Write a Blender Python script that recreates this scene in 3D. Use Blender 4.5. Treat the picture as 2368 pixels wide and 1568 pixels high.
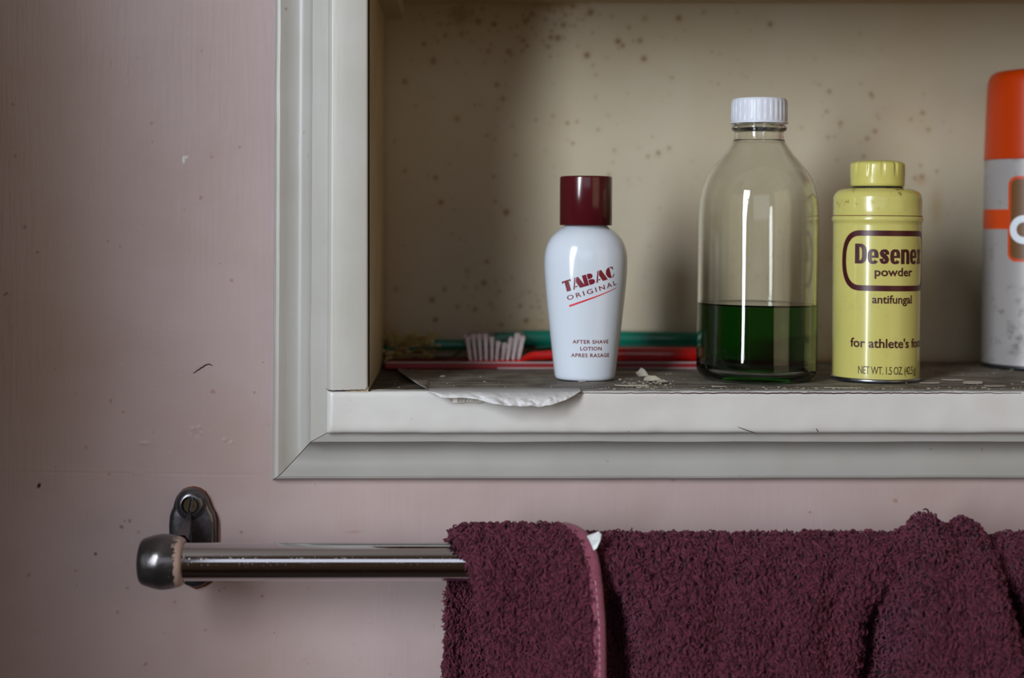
import bpy, bmesh, math, random
import numpy as np
from mathutils import Vector, Matrix, noise as mnoise

random.seed(7); np.random.seed(7)
for o in list(bpy.data.objects): bpy.data.objects.remove(o)
scene = bpy.context.scene
COL = scene.collection

# ------------------------------------------------------------------ camera
F = 3500.0; CX = 1069.0; CY = 520.0; CAM_D = 0.80
cam_d = bpy.data.cameras.new('camera'); cam = bpy.data.objects.new('camera', cam_d); COL.objects.link(cam)
cam.location = (0, -CAM_D, 0); cam.rotation_euler = (math.pi/2, 0, 0)
cam_d.sensor_width = 36; cam_d.lens = F/2368*36
cam_d.shift_x = (1184-CX)/2368; cam_d.shift_y = -(784-CY)/2368
cam_d.clip_start = 0.01; cam_d.clip_end = 50
cam_d.dof.use_dof = True; cam_d.dof.focus_distance = 0.808; cam_d.dof.aperture_fstop = 4.0
scene.camera = cam
# ------------------------------------------------------------------ world, lights, exposure
w = bpy.data.worlds.new('world'); scene.world = w; w.use_nodes = True
w.node_tree.nodes['Background'].inputs[0].default_value = (0.9, 0.85, 0.8, 1)
w.node_tree.nodes['Background'].inputs[1].default_value = 0.05
def area(name, loc, target, sx, sy, power, color, spread=180):
    l = bpy.data.lights.new(name, 'AREA'); l.shape = 'RECTANGLE'; l.size = sx; l.size_y = sy
    l.energy = power; l.color = color; l.spread = math.radians(spread)
    o = bpy.data.objects.new(name, l); COL.objects.link(o); o.location = loc
    d = Vector(target)-Vector(loc); o.rotation_euler = d.to_track_quat('-Z', 'Y').to_euler()
    return o
area('window_daylight', (-0.90, -1.56, 0.32), (0.22, 0.0, -0.05), 0.46, 1.25, 14.6, (0.88, 0.94, 1.0), 90)
area('doorway_daylight', (0.05, -1.58, 0.22), (0.05, 0.0, -0.02), 0.9, 0.8, 1.0, (0.80, 0.87, 1.0), 120)
area('warm_fill', (1.15, -1.25, 0.05), (0.0, 0.1, 0.0), 0.9, 1.4, 2.1, (1.0, 0.78, 0.50), 150)  # added warm fill to lift the dark cabinet interior, no actual lamp
scene.view_settings.view_transform = 'Standard'; scene.view_settings.look = 'None'
scene.view_settings.gamma = 1; scene.view_settings.use_curve_mapping = False
scene.view_settings.exposure = 0.0

# ------------------------------------------------------------------ helpers
def P(px, py, Y):
    D = CAM_D + Y
    return Vector(((px-CX)*D/F, Y, (CY-py)*D/F))
def sc(Y): return (CAM_D+Y)/F
def srgb(r, g, b):
    f = lambda c: (c/255/12.92) if c/255 <= 0.04045 else ((c/255+0.055)/1.055)**2.4
    return (f(r), f(g), f(b), 1)
def empty(name, loc, label=None, cat=None, group=None):
    o = bpy.data.objects.new(name, None); COL.objects.link(o); o.location = loc
    o.empty_display_size = 0.01
    if label: o['label'] = label
    if cat: o['category'] = cat
    if group: o['group'] = group
    return o
def link(name, me, mat=None, parent=None, smooth=False, **props):
    if mat is not None and len(me.materials) == 0: me.materials.append(mat)
    o = bpy.data.objects.new(name, me); COL.objects.link(o)
    if smooth: me.polygons.foreach_set('use_smooth', [True]*len(me.polygons))
    if parent is not None:
        o.parent = parent
        q = parent; off = Vector((0, 0, 0))
        while q is not None:
            off += Vector(q.location); q = q.parent
        if any(abs(c) > 1e-9 for c in off): me.transform(Matrix.Translation(-off))
    for k, v in props.items(): o[k] = v
    return o
def mesh(verts, faces, name='m'):
    me = bpy.data.meshes.new(name); me.from_pydata([tuple(v) for v in verts], [], faces); me.update(); return me
def bm_mesh(bm, name='m', recalc=True):
    if recalc: bmesh.ops.recalc_face_normals(bm, faces=bm.faces)
    me = bpy.data.meshes.new(name); bm.to_mesh(me); bm.free(); return me
def box_mesh(x0, x1, y0, y1, z0, z1, bev=0.0, seg=2):
    bm = bmesh.new(); bmesh.ops.create_cube(bm, size=1)
    for v in bm.verts:
        v.co = Vector(((x0+x1)/2+v.co.x*(x1-x0), (y0+y1)/2+v.co.y*(y1-y0), (z0+z1)/2+v.co.z*(z1-z0)))
    if bev > 0: bmesh.ops.bevel(bm, geom=list(bm.edges), offset=bev, segments=seg, affect='EDGES', profile=0.5)
    return bm_mesh(bm)
def grid_mesh(Pts, uv=None, flip=False):
    """Pts: array (n,m,3)"""
    n, m = Pts.shape[:2]
    idx = np.arange(n*m).reshape(n, m)
    q = np.stack([idx[:-1, :-1], idx[1:, :-1], idx[1:, 1:], idx[:-1, 1:]], -1).reshape(-1, 4)
    if flip: q = q[:, ::-1]
    return np_mesh(Pts.reshape(-1, 3), q)
def np_mesh(V, Q):
    me = bpy.data.meshes.new('m'); k = Q.shape[1]
    me.vertices.add(len(V)); me.vertices.foreach_set('co', np.asarray(V, dtype=np.float32).ravel())
    me.loops.add(Q.size); me.loops.foreach_set('vertex_index', Q.ravel().astype(np.int32))
    me.polygons.add(len(Q)); me.polygons.foreach_set('loop_start', (np.arange(len(Q))*k).astype(np.int32))
    me.polygons.foreach_set('loop_total', np.full(len(Q), k, dtype=np.int32))
    me.update(calc_edges=True); me.validate(); return me
def set_attr(me, name, arr):
    a = me.attributes.new(name, 'FLOAT', 'POINT'); a.data.foreach_set('value', np.asarray(arr, dtype=np.float32).ravel())
def smoothstep(a, b, x):
    t = np.clip((x-a)/(b-a), 0, 1); return t*t*(3-2*t)
def revolve(profile, center, n=96, ys=1.0, closed=False, rmod=None, rot0=0.0):
    """profile [(r,z)] bottom->top, metres; UV: u = angle*rmax, v = z.  returns mesh in world coords"""
    V = []; m = len(profile)
    rmax = max(p[0] for p in profile)
    bm = bmesh.new(); uvl = bm.loops.layers.uv.new('UVMap'); rings = []
    for (r, z) in profile:
        if r < 1e-7: rings.append([bm.verts.new((center[0], center[1], center[2]+z))])
        else:
            ring = []
            for i in range(n):
                t = 2*math.pi*i/n + rot0
                rr = r*(rmod(t, z) if rmod else 1)
                ring.append(bm.verts.new((center[0]+rr*math.sin(t), center[1]-rr*ys*math.cos(t), center[2]+z)))
            rings.append(ring)
    for j in range(m-1 if not closed else m):
        a, b = rings[j], rings[(j+1) % m]
        za, zb = profile[j][1], profile[(j+1) % m][1]
        if len(a) == 1 and len(b) == 1: continue
        for i in range(n):
            i2 = (i+1) % n; u0 = i/n*2*math.pi*rmax; u1 = (i+1)/n*2*math.pi*rmax
            if len(a) == 1: vs = [a[0], b[i2], b[i]]; uv = [(u0, za), (u1, zb), (u0, zb)]
            elif len(b) == 1: vs = [a[i], a[i2], b[0]]; uv = [(u0, za), (u1, za), (u0, zb)]
            else: vs = [a[i], a[i2], b[i2], b[i]]; uv = [(u0, za), (u1, za), (u1, zb), (u0, zb)]
            f = bm.faces.new(vs)
            for l, c in zip(f.loops, uv): l[uvl].uv = c
    return bm_mesh(bm)
def tube_np(paths, radii, sides=6, ex=None):
    """many tubes at once: paths (N,K,3), radii (N,K)."""
    N, K, _ = paths.shape
    T = np.gradient(paths, axis=1); T /= np.linalg.norm(T, axis=2, keepdims=True)+1e-12
    up = np.zeros_like(T); up[..., 0] = 0.31; up[..., 1] = 0.87; up[..., 2] = 0.38
    A = np.cross(T, up); A /= np.linalg.norm(A, axis=2, keepdims=True)+1e-12
    B = np.cross(T, A)
    ang = np.arange(sides)*2*np.pi/sides
    V = paths[:, :, None, :] + radii[:, :, None, None]*(A[:, :, None, :]*np.cos(ang)[None, None, :, None]+B[:, :, None, :]*np.sin(ang)[None, None, :, None])
    V = V.reshape(-1, 3)
    base = (np.arange(N)*K*sides)[:, None, None]
    k = np.arange(K-1)[None, :, None]*sides; s = np.arange(sides)[None, None, :]; s2 = (s+1) % sides
    Q = np.stack([base+k+s, base+k+s2, base+k+sides+s2, base+k+sides+s], -1).reshape(-1, 4)
    return V, Q
def fbm(x, y, z=0.0, o=4):
    return mnoise.fractal(Vector((x, y, z)), 1.0, 2.0, o)

# ------------------------------------------------------------------ materials
class M:
    def __init__(s, name):
        s.m = bpy.data.materials.new(name); s.m.use_nodes = True
        s.nt = s.m.node_tree; s.b = s.nt.nodes['Principled BSDF']; s.out = s.nt.nodes['Material Output']
    def n(s, t, **kw):
        nd = s.nt.nodes.new(t)
        for k, v in kw.items():
            if hasattr(nd, k): setattr(nd, k, v)
            else: nd.inputs[k.replace('_', ' ')].default_value = v
        return nd
    def l(s, a, b): s.nt.links.new(a, b)
    def coord(s, kind='Object', scale=(1, 1, 1)):
        tc = s.n('ShaderNodeTexCoord'); mp = s.n('ShaderNodeMapping'); mp.inputs['Scale'].default_value = scale
        s.l(tc.outputs[kind], mp.inputs[0]); return mp.outputs[0]
    def noise(s, vec, scale, detail=4, rough=0.55, dist=0.0):
        nd = s.n('ShaderNodeTexNoise'); s.l(vec, nd.inputs['Vector'])
        nd.inputs['Scale'].default_value = scale; nd.inputs['Detail'].default_value = detail
        nd.inputs['Roughness'].default_value = rough; nd.inputs['Distortion'].default_value = dist
        return nd.outputs['Fac']
    def ramp(s, fac, a, b, ca=(0, 0, 0, 1), cb=(1, 1, 1, 1)):
        r = s.n('ShaderNodeValToRGB'); s.l(fac, r.inputs[0])
        e = r.color_ramp.elements; e[0].position = a; e[0].color = ca; e[1].position = b; e[1].color = cb
        return r.outputs[0]
    def mix(s, fac, a, b, mode='MIX'):
        mx = s.n('ShaderNodeMix'); mx.data_type = 'RGBA'; mx.blend_type = mode
        for inp, v in ((mx.inputs[0], fac), (mx.inputs[6], a), (mx.inputs[7], b)):
            if isinstance(v, (int, float)): inp.default_value = v
            elif isinstance(v, tuple): inp.default_value = v
            else: s.l(v, inp)
        return mx.outputs[2]
    def math(s, op, a, b=0.0):
        nd = s.n('ShaderNodeMath'); nd.operation = op
        for i, v in enumerate((a, b)):
            if isinstance(v, (int, float)): nd.inputs[i].default_value = v
            else: s.l(v, nd.inputs[i])
        return nd.outputs[0]
    def attr(s, name):
        nd = s.n('ShaderNodeAttribute'); nd.attribute_name = name; return nd.outputs['Fac']
    def bump(s, h, strength=0.3, dist=0.001, normal=None):
        nd = s.n('ShaderNodeBump'); nd.inputs['Strength'].default_value = strength; nd.inputs['Distance'].default_value = dist
        s.l(h, nd.inputs['Height'])
        if normal is not None: s.l(normal, nd.inputs['Normal'])
        s.l(nd.outputs[0], s.b.inputs['Normal']); return nd.outputs[0]
    def color(s, c):
        if isinstance(c, tuple): s.b.inputs['Base Color'].default_value = c
        else: s.l(c, s.b.inputs['Base Color'])
    def set(s, **kw):
        for k, v in kw.items():
            inp = s.b.inputs[k.replace('_', ' ')]
            if isinstance(v, (int, float, tuple)): inp.default_value = v
            else: s.l(v, inp)
        return s

def plain(name, c, rough=0.5, var=0.06, scale=60, metallic=0, bump=0.0, coat=0.0, bscale=400, spec=0.5):
    m = M(name); v = m.coord()
    f = m.noise(v, scale)
    m.color(m.mix(f, tuple(x*(1-var) for x in c[:3])+(1,), tuple(min(1, x*(1+var)) for x in c[:3])+(1,)))
    m.set(Roughness=rough, Metallic=metallic)
    m.b.inputs['Specular IOR Level'].default_value = spec
    m.b.inputs['Coat Weight'].default_value = coat; m.b.inputs['Coat Roughness'].default_value = 0.08
    if bump: m.bump(m.noise(v, bscale, 3), bump, 0.0005)
    return m.m

# pink wall paint
def mat_wall():
    m = M('pink_wall_paint'); v = m.coord(); vs = m.coord(scale=(1, 1, 0.07)); vh = m.coord(scale=(0.1, 1, 1))
    big = m.noise(v, 9, 5); c = m.mix(m.ramp(big, 0.35, 0.7), srgb(179, 158, 157), srgb(188, 168, 167))
    yel = m.ramp(m.noise(v, 14, 4), 0.45, 0.75)
    left = m.attr('grime')
    c = m.mix(m.math('MULTIPLY', m.math('ADD', m.math('MULTIPLY', yel, 0.35), left), 0.75), c, srgb(158, 132, 112))
    st = m.ramp(m.noise(vs, 330, 4), 0.35, 0.7)
    c = m.mix(m.math('MULTIPLY', m.math('MULTIPLY', st, left), 0.6), c, srgb(172, 150, 138))
    sp = m.ramp(m.noise(v, 170, 2, 0.4), 0.73, 0.78)
    c = m.mix(m.math('MULTIPLY', sp, 0.45), c, srgb(150, 95, 70))
    c = m.mix(m.attr('dark'), c, srgb(40, 28, 30)); c = m.mix(m.attr('white'), c, srgb(214, 214, 216))
    c = m.mix(m.attr('rust'), c, srgb(150, 96, 70))
    m.color(c); m.set(Roughness=0.42); m.b.inputs['Specular IOR Level'].default_value = 0.35
    h = m.math('ADD', m.math('MULTIPLY', m.noise(vs, 420, 4), m.math('ADD', m.math('MULTIPLY', left, 3.0), 0.4)), m.math('MULTIPLY', m.noise(v, 60, 5), 0.8))
    h = m.math('ADD', h, m.math('MULTIPLY', m.noise(vh, 500, 3), 0.25))
    m.bump(h, 0.36, 0.0009)
    return m.m
def mat_paint(name, c, c2, stain=0.2, rough=0.34, dirt=srgb(150, 120, 80), spots=0.75, brush=(0.08, 1, 1)):
    m = M(name); v = m.coord(); vb = m.coord(scale=brush)
    f = m.ramp(m.noise(v, 18, 5), 0.3, 0.7); col = m.mix(f, c, c2)
    s1 = m.ramp(m.noise(v, 30, 6, 0.6), 0.55, 0.8); col = m.mix(m.math('MULTIPLY', s1, stain), col, dirt)
    sp = m.ramp(m.noise(v, 210, 2, 0.4), spots, spots+0.04); col = m.mix(m.math('MULTIPLY', sp, 0.55), col, srgb(140, 112, 84))
    m.color(col); m.set(Roughness=rough)
    m.b.inputs['Specular IOR Level'].default_value = 0.45
    h = m.math('ADD', m.noise(vb, 260, 4), m.math('MULTIPLY', m.noise(v, 90, 4), 0.7)); m.bump(h, 0.16, 0.0006)
    return m.m
WHITE_A = srgb(206, 203, 200); WHITE_B = srgb(196, 192, 186)
MAT = {}
MAT['wall'] = mat_wall()
MAT['trim'] = mat_paint('cream_gloss_trim', srgb(182, 180, 176), srgb(172, 170, 162), 0.10, brush=(1, 1, 0.08))
MAT['trim_h'] = mat_paint('cream_gloss_trim_horizontal', srgb(168, 166, 163), srgb(158, 156, 151), 0.08)
MAT['stile'] = mat_paint('cream_gloss_stile', srgb(184, 181, 175), srgb(174, 171, 162), 0.10, brush=(1, 1, 0.08))
MAT['rail'] = mat_paint('cream_gloss_rail', srgb(212, 210, 208), srgb(202, 199, 194), 0.12)
MAT['jamb'] = mat_paint('yellowed_jamb_paint', srgb(196, 178, 146), srgb(180, 160, 122), 0.35, rough=0.5, brush=(1, 1, 0.1))
def mat_back():
    m = M('stained_back_panel'); v = m.coord()
    c = m.mix(m.ramp(m.noise(v, 12, 5), 0.3, 0.7), srgb(186, 176, 156), srgb(178, 164, 138))
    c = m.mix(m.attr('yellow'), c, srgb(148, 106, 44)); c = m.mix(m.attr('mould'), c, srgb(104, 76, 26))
    m.color(c); m.set(Roughness=0.6); m.bump(m.noise(v, 150, 5), 0.12, 0.0006)
    return m.m
MAT['back'] = mat_back()
def mat_shelf(name, c1, c2, c3, stretch=0.12):
    m = M(name); v = m.coord(scale=(stretch, 1, 1)); v2 = m.coord()
    n1 = m.noise(v, 170, 8, 0.7, 0.6); n2 = m.noise(v2, 55, 6, 0.65)
    c = m.mix(m.ramp(n1, 0.40, 0.60), c1, c2); c = m.mix(m.math('MULTIPLY', m.ramp(n2, 0.46, 0.64), 0.8), c, c3)
    g = m.ramp(m.noise(v, 420, 6, 0.75), 0.5, 0.66); c = m.mix(m.math('MULTIPLY', g, 0.4), c, srgb(176, 170, 160))
    c = m.mix(m.attr('clean'), c, srgb(216, 215, 216))
    m.color(c); m.set(Roughness=0.72); m.bump(m.math('ADD', n1, m.noise(v2, 500, 4)), 0.6, 0.0006)
    return m.m
MAT['liner'] = mat_shelf('dirty_shelf_paper', srgb(140, 132, 121), srgb(76, 66, 56), srgb(58, 46, 34))
MAT['shelf_top'] = mat_shelf('grimy_bare_shelf', srgb(50, 42, 34), srgb(26, 22, 20), srgb(80, 66, 40))
MAT['flake'] = plain('peeled_paint_flake', srgb(172, 166, 155), 0.6, 0.16, 300)
MAT['crumb'] = plain('paint_crumb', srgb(190, 182, 164), 0.7, 0.2, 700)

# metals
def mat_chrome():
    m = M('chrome_tube'); v = m.coord(scale=(0.3, 1, 1)); m.color(srgb(205, 203, 208))
    m.set(Metallic=1.0, Roughness=m.math('ADD', m.math('MULTIPLY', m.ramp(m.noise(m.coord(), 900, 2), 0.55, 0.7), 0.15), 0.07))
    m.bump(m.noise(v, 60, 2), 0.03, 0.0004); return m.m
MAT['chrome'] = mat_chrome()
def mat_cast(name, base, paint=False):
    m = M(name); v = m.coord()
    c = m.mix(m.ramp(m.noise(v, 90, 5), 0.35, 0.7), base, tuple(x*0.62 for x in base[:3])+(1,))
    met = 0.85; ro = m.math('ADD', m.math('MULTIPLY', m.noise(v, 220, 4), 0.26), 0.13)
    m.set(Roughness=ro, Metallic=met)
    if paint:
        mk = m.ramp(m.math('ADD', m.attr('paint'), m.math('MULTIPLY', m.math('SUBTRACT', m.noise(v, 420, 5, 0.7), 0.5), 2.2)), 0.5, 0.54)
        c = m.mix(mk, c, srgb(176, 150, 140)); m.set(Metallic=m.math('MULTIPLY', m.math('SUBTRACT', 1.0, mk), 0.85))
    m.color(c); m.bump(m.noise(v, 260, 5), 0.25, 0.0006); return m.m
MAT['cast'] = mat_cast('worn_cast_metal', srgb(118, 116, 122))
MAT['cast_dark'] = mat_cast('dull_dark_cast_metal', srgb(84, 82, 86))
MAT['cast_paint'] = mat_cast('worn_cast_metal_with_pink_paint', srgb(112, 108, 110), True)
MAT['screw'] = plain('tarnished_screw', srgb(80, 68, 52), 0.42, 0.3, 400, 0.9, 0.3)
MAT['rust'] = plain('rust', srgb(124, 70, 48), 0.9, 0.3, 500, 0, 0.5)
# plastics, print
MAT['milk'] = plain('milky_white_glass', srgb(212, 221, 233), 0.16, 0.02, 40, coat=0.4)
MAT['cap_red'] = plain('oxblood_cap_plastic', srgb(74, 16, 24), 0.2, 0.08, 60, coat=0.25)
MAT['print_red'] = plain('oxblood_print', srgb(116, 12, 36), 0.4, 0.04)
MAT['print_bright'] = plain('bright_red_print', srgb(214, 34, 44), 0.4, 0.04)
MAT['print_maroon'] = plain('maroon_print', srgb(66, 14, 22), 0.35, 0.04)
MAT['print_thin'] = plain('brown_print', srgb(70, 44, 22), 0.35, 0.04)
MAT['cap_white'] = plain('white_cap_plastic', srgb(214, 218, 230), 0.38, 0.03)
def mat_can():
    m = M('yellow_enamel_tin'); uv = m.coord('UV'); v = m.coord()
    c = m.mix(m.noise(v, 25, 4), srgb(196, 188, 104), srgb(206, 198, 116))
    sep = m.n('ShaderNodeSeparateXYZ'); m.l(uv, sep.inputs[0])
    z = sep.outputs['Y']
    hi = m.ramp(z, 0.092, 0.108)       # shoulder is rustier
    sp = m.ramp(m.math('ADD', m.noise(v, 260, 5, 0.7), m.math('MULTIPLY', m.math('SUBTRACT', m.noise(v, 45, 3), 0.5), 0.8)), 0.585, 0.65)
    c = m.mix(m.math('MULTIPLY', sp, m.math('ADD', m.math('MULTIPLY', hi, 0.85), 0.06)), c, srgb(120, 74, 34))
    m.color(c); m.set(Roughness=0.24); m.b.inputs['Coat Weight'].default_value = 0.3
    m.bump(m.noise(v, 40, 3), 0.05, 0.001); return m.m
MAT['can'] = mat_can()
MAT['tin_cap'] = plain('yellow_cap_plastic', srgb(202, 194, 106), 0.3, 0.05, 80, coat=0.2)
MAT['tin_metal'] = plain('bare_tin_rim', srgb(150, 154, 164), 0.28, 0.1, 200, 1.0)
MAT['tin_dark'] = plain('dark_tin_neck', srgb(72, 74, 78), 0.4, 0.2, 300, 0.8)
MAT['rustspeck'] = plain('rust_fleck', srgb(110, 66, 32), 0.9, 0.3, 600)
def mat_mesh():
    m = M('grey_can_with_fine_grid'); uv = m.coord('UV'); v = m.coord()
    sep = m.n('ShaderNodeSeparateXYZ'); m.l(uv, sep.inputs[0])
    def lines(s): return m.ramp(m.math('SINE', m.math('MULTIPLY', s, 2*math.pi/0.00125)), 0.1, 0.75)
    g = m.math('MAXIMUM', lines(sep.outputs['X']), lines(sep.outputs['Y']))
    c = m.mix(g, srgb(128, 124, 124), srgb(172, 168, 168))
    d = m.ramp(m.noise(v, 75, 6, 0.65), 0.56, 0.74); c = m.mix(m.math('MULTIPLY', d, 0.8), c, srgb(60, 52, 44))
    r = m.ramp(m.noise(v, 120, 4, 0.6), 0.68, 0.76); c = m.mix(m.math('MULTIPLY', r, 0.5), c, srgb(140, 100, 60))
    m.color(c); m.set(Roughness=0.42, Metallic=0.15); return m.m
MAT['grid_can'] = mat_mesh()
MAT['orange'] = plain('orange_cap_plastic', srgb(178, 52, 0), 0.36, 0.04, 50, coat=0.05, spec=0.3)
MAT['orange_print'] = plain('orange_print', srgb(192, 62, 6), 0.4, 0.06, 90)
MAT['brown_print'] = plain('brown_badge_print', srgb(98, 62, 20), 0.4, 0.06, 90)
MAT['letter'] = plain('pale_letter_print', srgb(214, 222, 232), 0.4, 0.03)
def mat_glass(name, ior, col=(1, 1, 1, 1), rough=0.0):
    m = M(name); m.color(col); m.set(Roughness=rough, IOR=ior); m.b.inputs['Transmission Weight'].default_value = 1.0; return m
g = mat_glass('clear_bottle_glass', 1.46, (0.955, 0.965, 0.94, 1)); MAT['glass'] = g.m
va = g.n('ShaderNodeVolumeAbsorption'); va.inputs[0].default_value = (0.75, 0.9, 0.7, 1); va.inputs[1].default_value = 12
g.l(va.outputs[0], g.out.inputs['Volume'])
g = mat_glass('green_liquid', 1.33); MAT['liquid'] = g.m
va = g.n('ShaderNodeVolumeAbsorption'); va.inputs[0].default_value = (0.0, 0.52, 0.0, 1); va.inputs[1].default_value = 85
g.l(va.outputs[0], g.out.inputs['Volume'])
g = mat_glass('clear_blister_plastic', 1.06, (0.96, 0.93, 0.93, 1), 0.06); MAT['blister'] = g.m
MAT['red_plastic'] = plain('red_plastic', srgb(184, 20, 18), 0.25, 0.06, coat=0.3)
MAT['red_card'] = plain('red_package_card', srgb(132, 20, 26), 0.4, 0.12, 40)
MAT['silver_card'] = plain('pale_package_edge', srgb(170, 150, 150), 0.35, 0.15, 60)
MAT['teal'] = plain('teal_plastic', srgb(6, 112, 92), 0.3, 0.05)
MAT['bristle_white'] = plain('white_bristles', srgb(250, 240, 240), 0.5, 0.06)
MAT['bristle_beige'] = plain('yellowed_bristles', srgb(232, 214, 158), 0.7, 0.15, 300)
MAT['bristle_pink'] = plain('pink_bristle_base', srgb(206, 110, 120), 0.5, 0.06)
# towel
def mat_pile():
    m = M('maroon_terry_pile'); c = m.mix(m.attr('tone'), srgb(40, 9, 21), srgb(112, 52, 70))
    m.color(c); m.set(Roughness=0.85); m.b.inputs['Sheen Weight'].default_value = 0.25; m.b.inputs['Sheen Roughness'].default_value = 0.4
    m.b.inputs['Sheen Tint'].default_value = (0.9, 0.6, 0.75, 1)
    m.b.inputs['Specular IOR Level'].default_value = 0.15
    v = m.coord(); m.bump(m.noise(v, 2600, 2), 0.5, 0.0004); return m.m
MAT['pile'] = mat_pile()
MAT['cloth'] = plain('maroon_cloth', srgb(30, 7, 16), 0.95, 0.2, 200)
def mat_bind():
    m = M('woven_maroon_binding'); v = m.coord()
    wv = m.n('ShaderNodeTexVoronoi'); m.l(v, wv.inputs['Vector']); wv.inputs['Scale'].default_value = 1500
    c = m.mix(wv.outputs['Distance'], srgb(150, 78, 98), srgb(110, 50, 68)); m.color(c); m.set(Roughness=0.85)
    m.b.inputs['Sheen Weight'].default_value = 0.2
    m.bump(wv.outputs['Distance'], 0.5, 0.0004); return m.m
MAT['bind'] = mat_bind()
MAT['thread'] = plain('pale_thread', srgb(206, 176, 190), 0.7, 0.05)

# ------------------------------------------------------------------ setting: walls, floor, ceiling, window
YW = 0.022; BACK = 0.1685; TOPZ = 0.142; SHELF_Z = -0.088; SHELF_B = -0.1104
JX = -0.0498                                    # inner face of left jamb
RX = 0.46                                       # right jamb, outside the frame
def wall_back():
    x_l, x_r = -1.35, 1.5; z_b, z_t = -1.35, 1.05
    xs = np.concatenate([np.linspace(x_l, P(-60, 0, YW).x, 12)[:-1], np.arange(P(-60, 0, YW).x, P(690, 0, YW).x, 0.0006), np.arange(P(690, 0, YW).x, P(2440, 0, YW).x, 0.006), np.linspace(P(2440, 0, YW).x, x_r, 20)])
    zs = np.concatenate([np.linspace(z_b, P(0, 1640, YW).z, 10)[:-1], np.arange(P(0, 1640, YW).z, P(0, -60, YW).z, 0.0007), np.linspace(P(0, -60, YW).z, z_t, 10)])
    X, Z = np.meshgrid(xs, zs, indexing='ij')
    D = CAM_D+YW; PX = CX+X*F/D; PY = CY-Z*F/D
    dark = np.zeros_like(X); white = np.zeros_like(X); rust = np.zeros_like(X); Yd = np.zeros_like(X)
    def spot(arr, x, y, rx, ry, a, ang=0):
        dx, dy = PX-x, PY-y; c, s = math.cos(ang), math.sin(ang)
        d = np.sqrt(((dx*c+dy*s)/rx)**2+((-dx*s+dy*c)/ry)**2)
        np.maximum(arr, a*smoothstep(1.25, 0.75, d), out=arr)
    spot(dark, 90, 1123, 4, 6, 1, 0.5); spot(dark, 221, 1281, 3, 4, 0.8); spot(dark, 281, 1219, 5, 3, 0.6, 0.6); spot(dark, 289, 1205, 3, 3, 0.4)
    spot(dark, 57, 525, 4, 5, 0.4); spot(dark, 14, 680, 7, 3, 0.5, -0.6); spot(dark, 466, 118, 2, 2, 0.6); spot(dark, 588, 908, 2, 2, 0.6)
    spot(dark, 250, 558, 2, 2, 0.5); spot(dark, 35, 361, 3, 3, 0.4); spot(dark, 554, 340, 2.5, 2.5, .5); spot(dark, 126, 855, 2, 2, .5); spot(dark, 87, 584, 3, 3, .5)
    spot(white, 425, 369, 3, 9, 0.95); spot(white, 430, 364, 5, 3, 0.95, -0.3)
    for (x, y, r, a) in [(285, 953, 3, .6), (252, 1097, 3, .5), (300, 1205, 4, .6), (173, 910, 3, .3), (490, 363, 4, .4), (535, 648, 4, .5), (608, 838, 2.5, .5), (558, 1231, 4, .5), (606, 1379, 4, .6), (475, 1457, 4, .4), (272, 1416, 4, .4), (175, 1320, 3, .6), (67, 1330, 5, .4), (178, 1354, 2, .6), (320, 1231, 4, .4), (203, 1185, 2, .5), (354, 1000, 2, .5), (295, 1300, 2, .5), (700, 1200, 3, .3), (820, 1230, 3, .4), (950, 1240, 3, .3)]:
        spot(rust, x, y, r, r, a)
    # dents and filler blobs (relief)
    def blob(x, y, rx, ry, h):
        d = ((PX-x)/rx)**2+((PY-y)/ry)**2; Yd[...] -= .5*h*np.exp(-d*1.6)
    for (x, y, rx, ry, h) in [(446, 992, 6, 6, .0006), (462, 988, 7, 5, .0006), (455, 1004, 9, 6, -.0005), (466, 1002, 5, 5, .0005), (444, 1006, 4, 5, .0005), (520, 1018, 4, 5, .0006), (536, 1023, 5, 4, .0006), (529, 1021, 8, 3, -.0004), (335, 1025, 14, 5, .0006), (322, 1095, 22, 3, .0005), (395, 1050, 4, 5, .0005), (280, 848, 4, 4, .0004), (298, 1240, 3, 3, .0004), (294, 165, 2, 14, .0005), (297, 190, 2, 8, .0005)]:
        blob(x, y, rx, ry, h)
    seam = np.exp(-((PY-(1090+0.014*PX))/2.2)**2)*smoothstep(720, 520, PX)*0.00012; Yd += seam
    Yd -= np.exp(-((PY-(1086+0.014*PX))/2.5)**2)*smoothstep(420, 300, PX)*0.00008
    V = np.stack([X, YW+Yd, Z], -1); n, m_ = X.shape; idx = np.arange(n*m_).reshape(n, m_)
    Q = np.stack([idx[:-1, :-1], idx[1:, :-1], idx[1:, 1:], idx[:-1, 1:]], -1)
    xc = (xs[:-1]+xs[1:])/2; zc = (zs[:-1]+zs[1:])/2
    inside = ((xc[:, None] > JX-0.012) & (xc[:, None] < RX+0.012) & (zc[None] > SHELF_B-0.004) & (zc[None] < TOPZ+0.012))
    Q = Q[~inside]
    me = np_mesh(V.reshape(-1, 3), Q.reshape(-1, 4))
    set_attr(me, 'dark', dark); set_attr(me, 'white', white); set_attr(me, 'rust', rust)
    gr = smoothstep(330, 60, PX)*smoothstep(1300, 800, PY); set_attr(me, 'grime', gr*0.8)
    return me
link('wall_back', wall_back(), MAT['wall'], smooth=True, kind='structure')
m_room = plain('dim_room_paint', srgb(168, 148, 124), 0.8, 0.05, 6)
m_floor = plain('brown_floor', srgb(84, 70, 60), 0.7, 0.1, 8); m_ceil = plain('ceiling_paint', srgb(226, 220, 210), 0.8, 0.03, 6)
link('wall_left', box_mesh(-1.40, -1.35, -1.70, YW+0.2, -1.35, 1.05), m_room, kind='structure')
link('wall_right', box_mesh(1.5, 1.55, -1.70, YW+0.2, -1.35, 1.05), m_room, kind='structure')
link('floor', box_mesh(-1.40, 1.55, -1.70, YW+0.2, -1.40, -1.35), m_floor, kind='structure')
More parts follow.
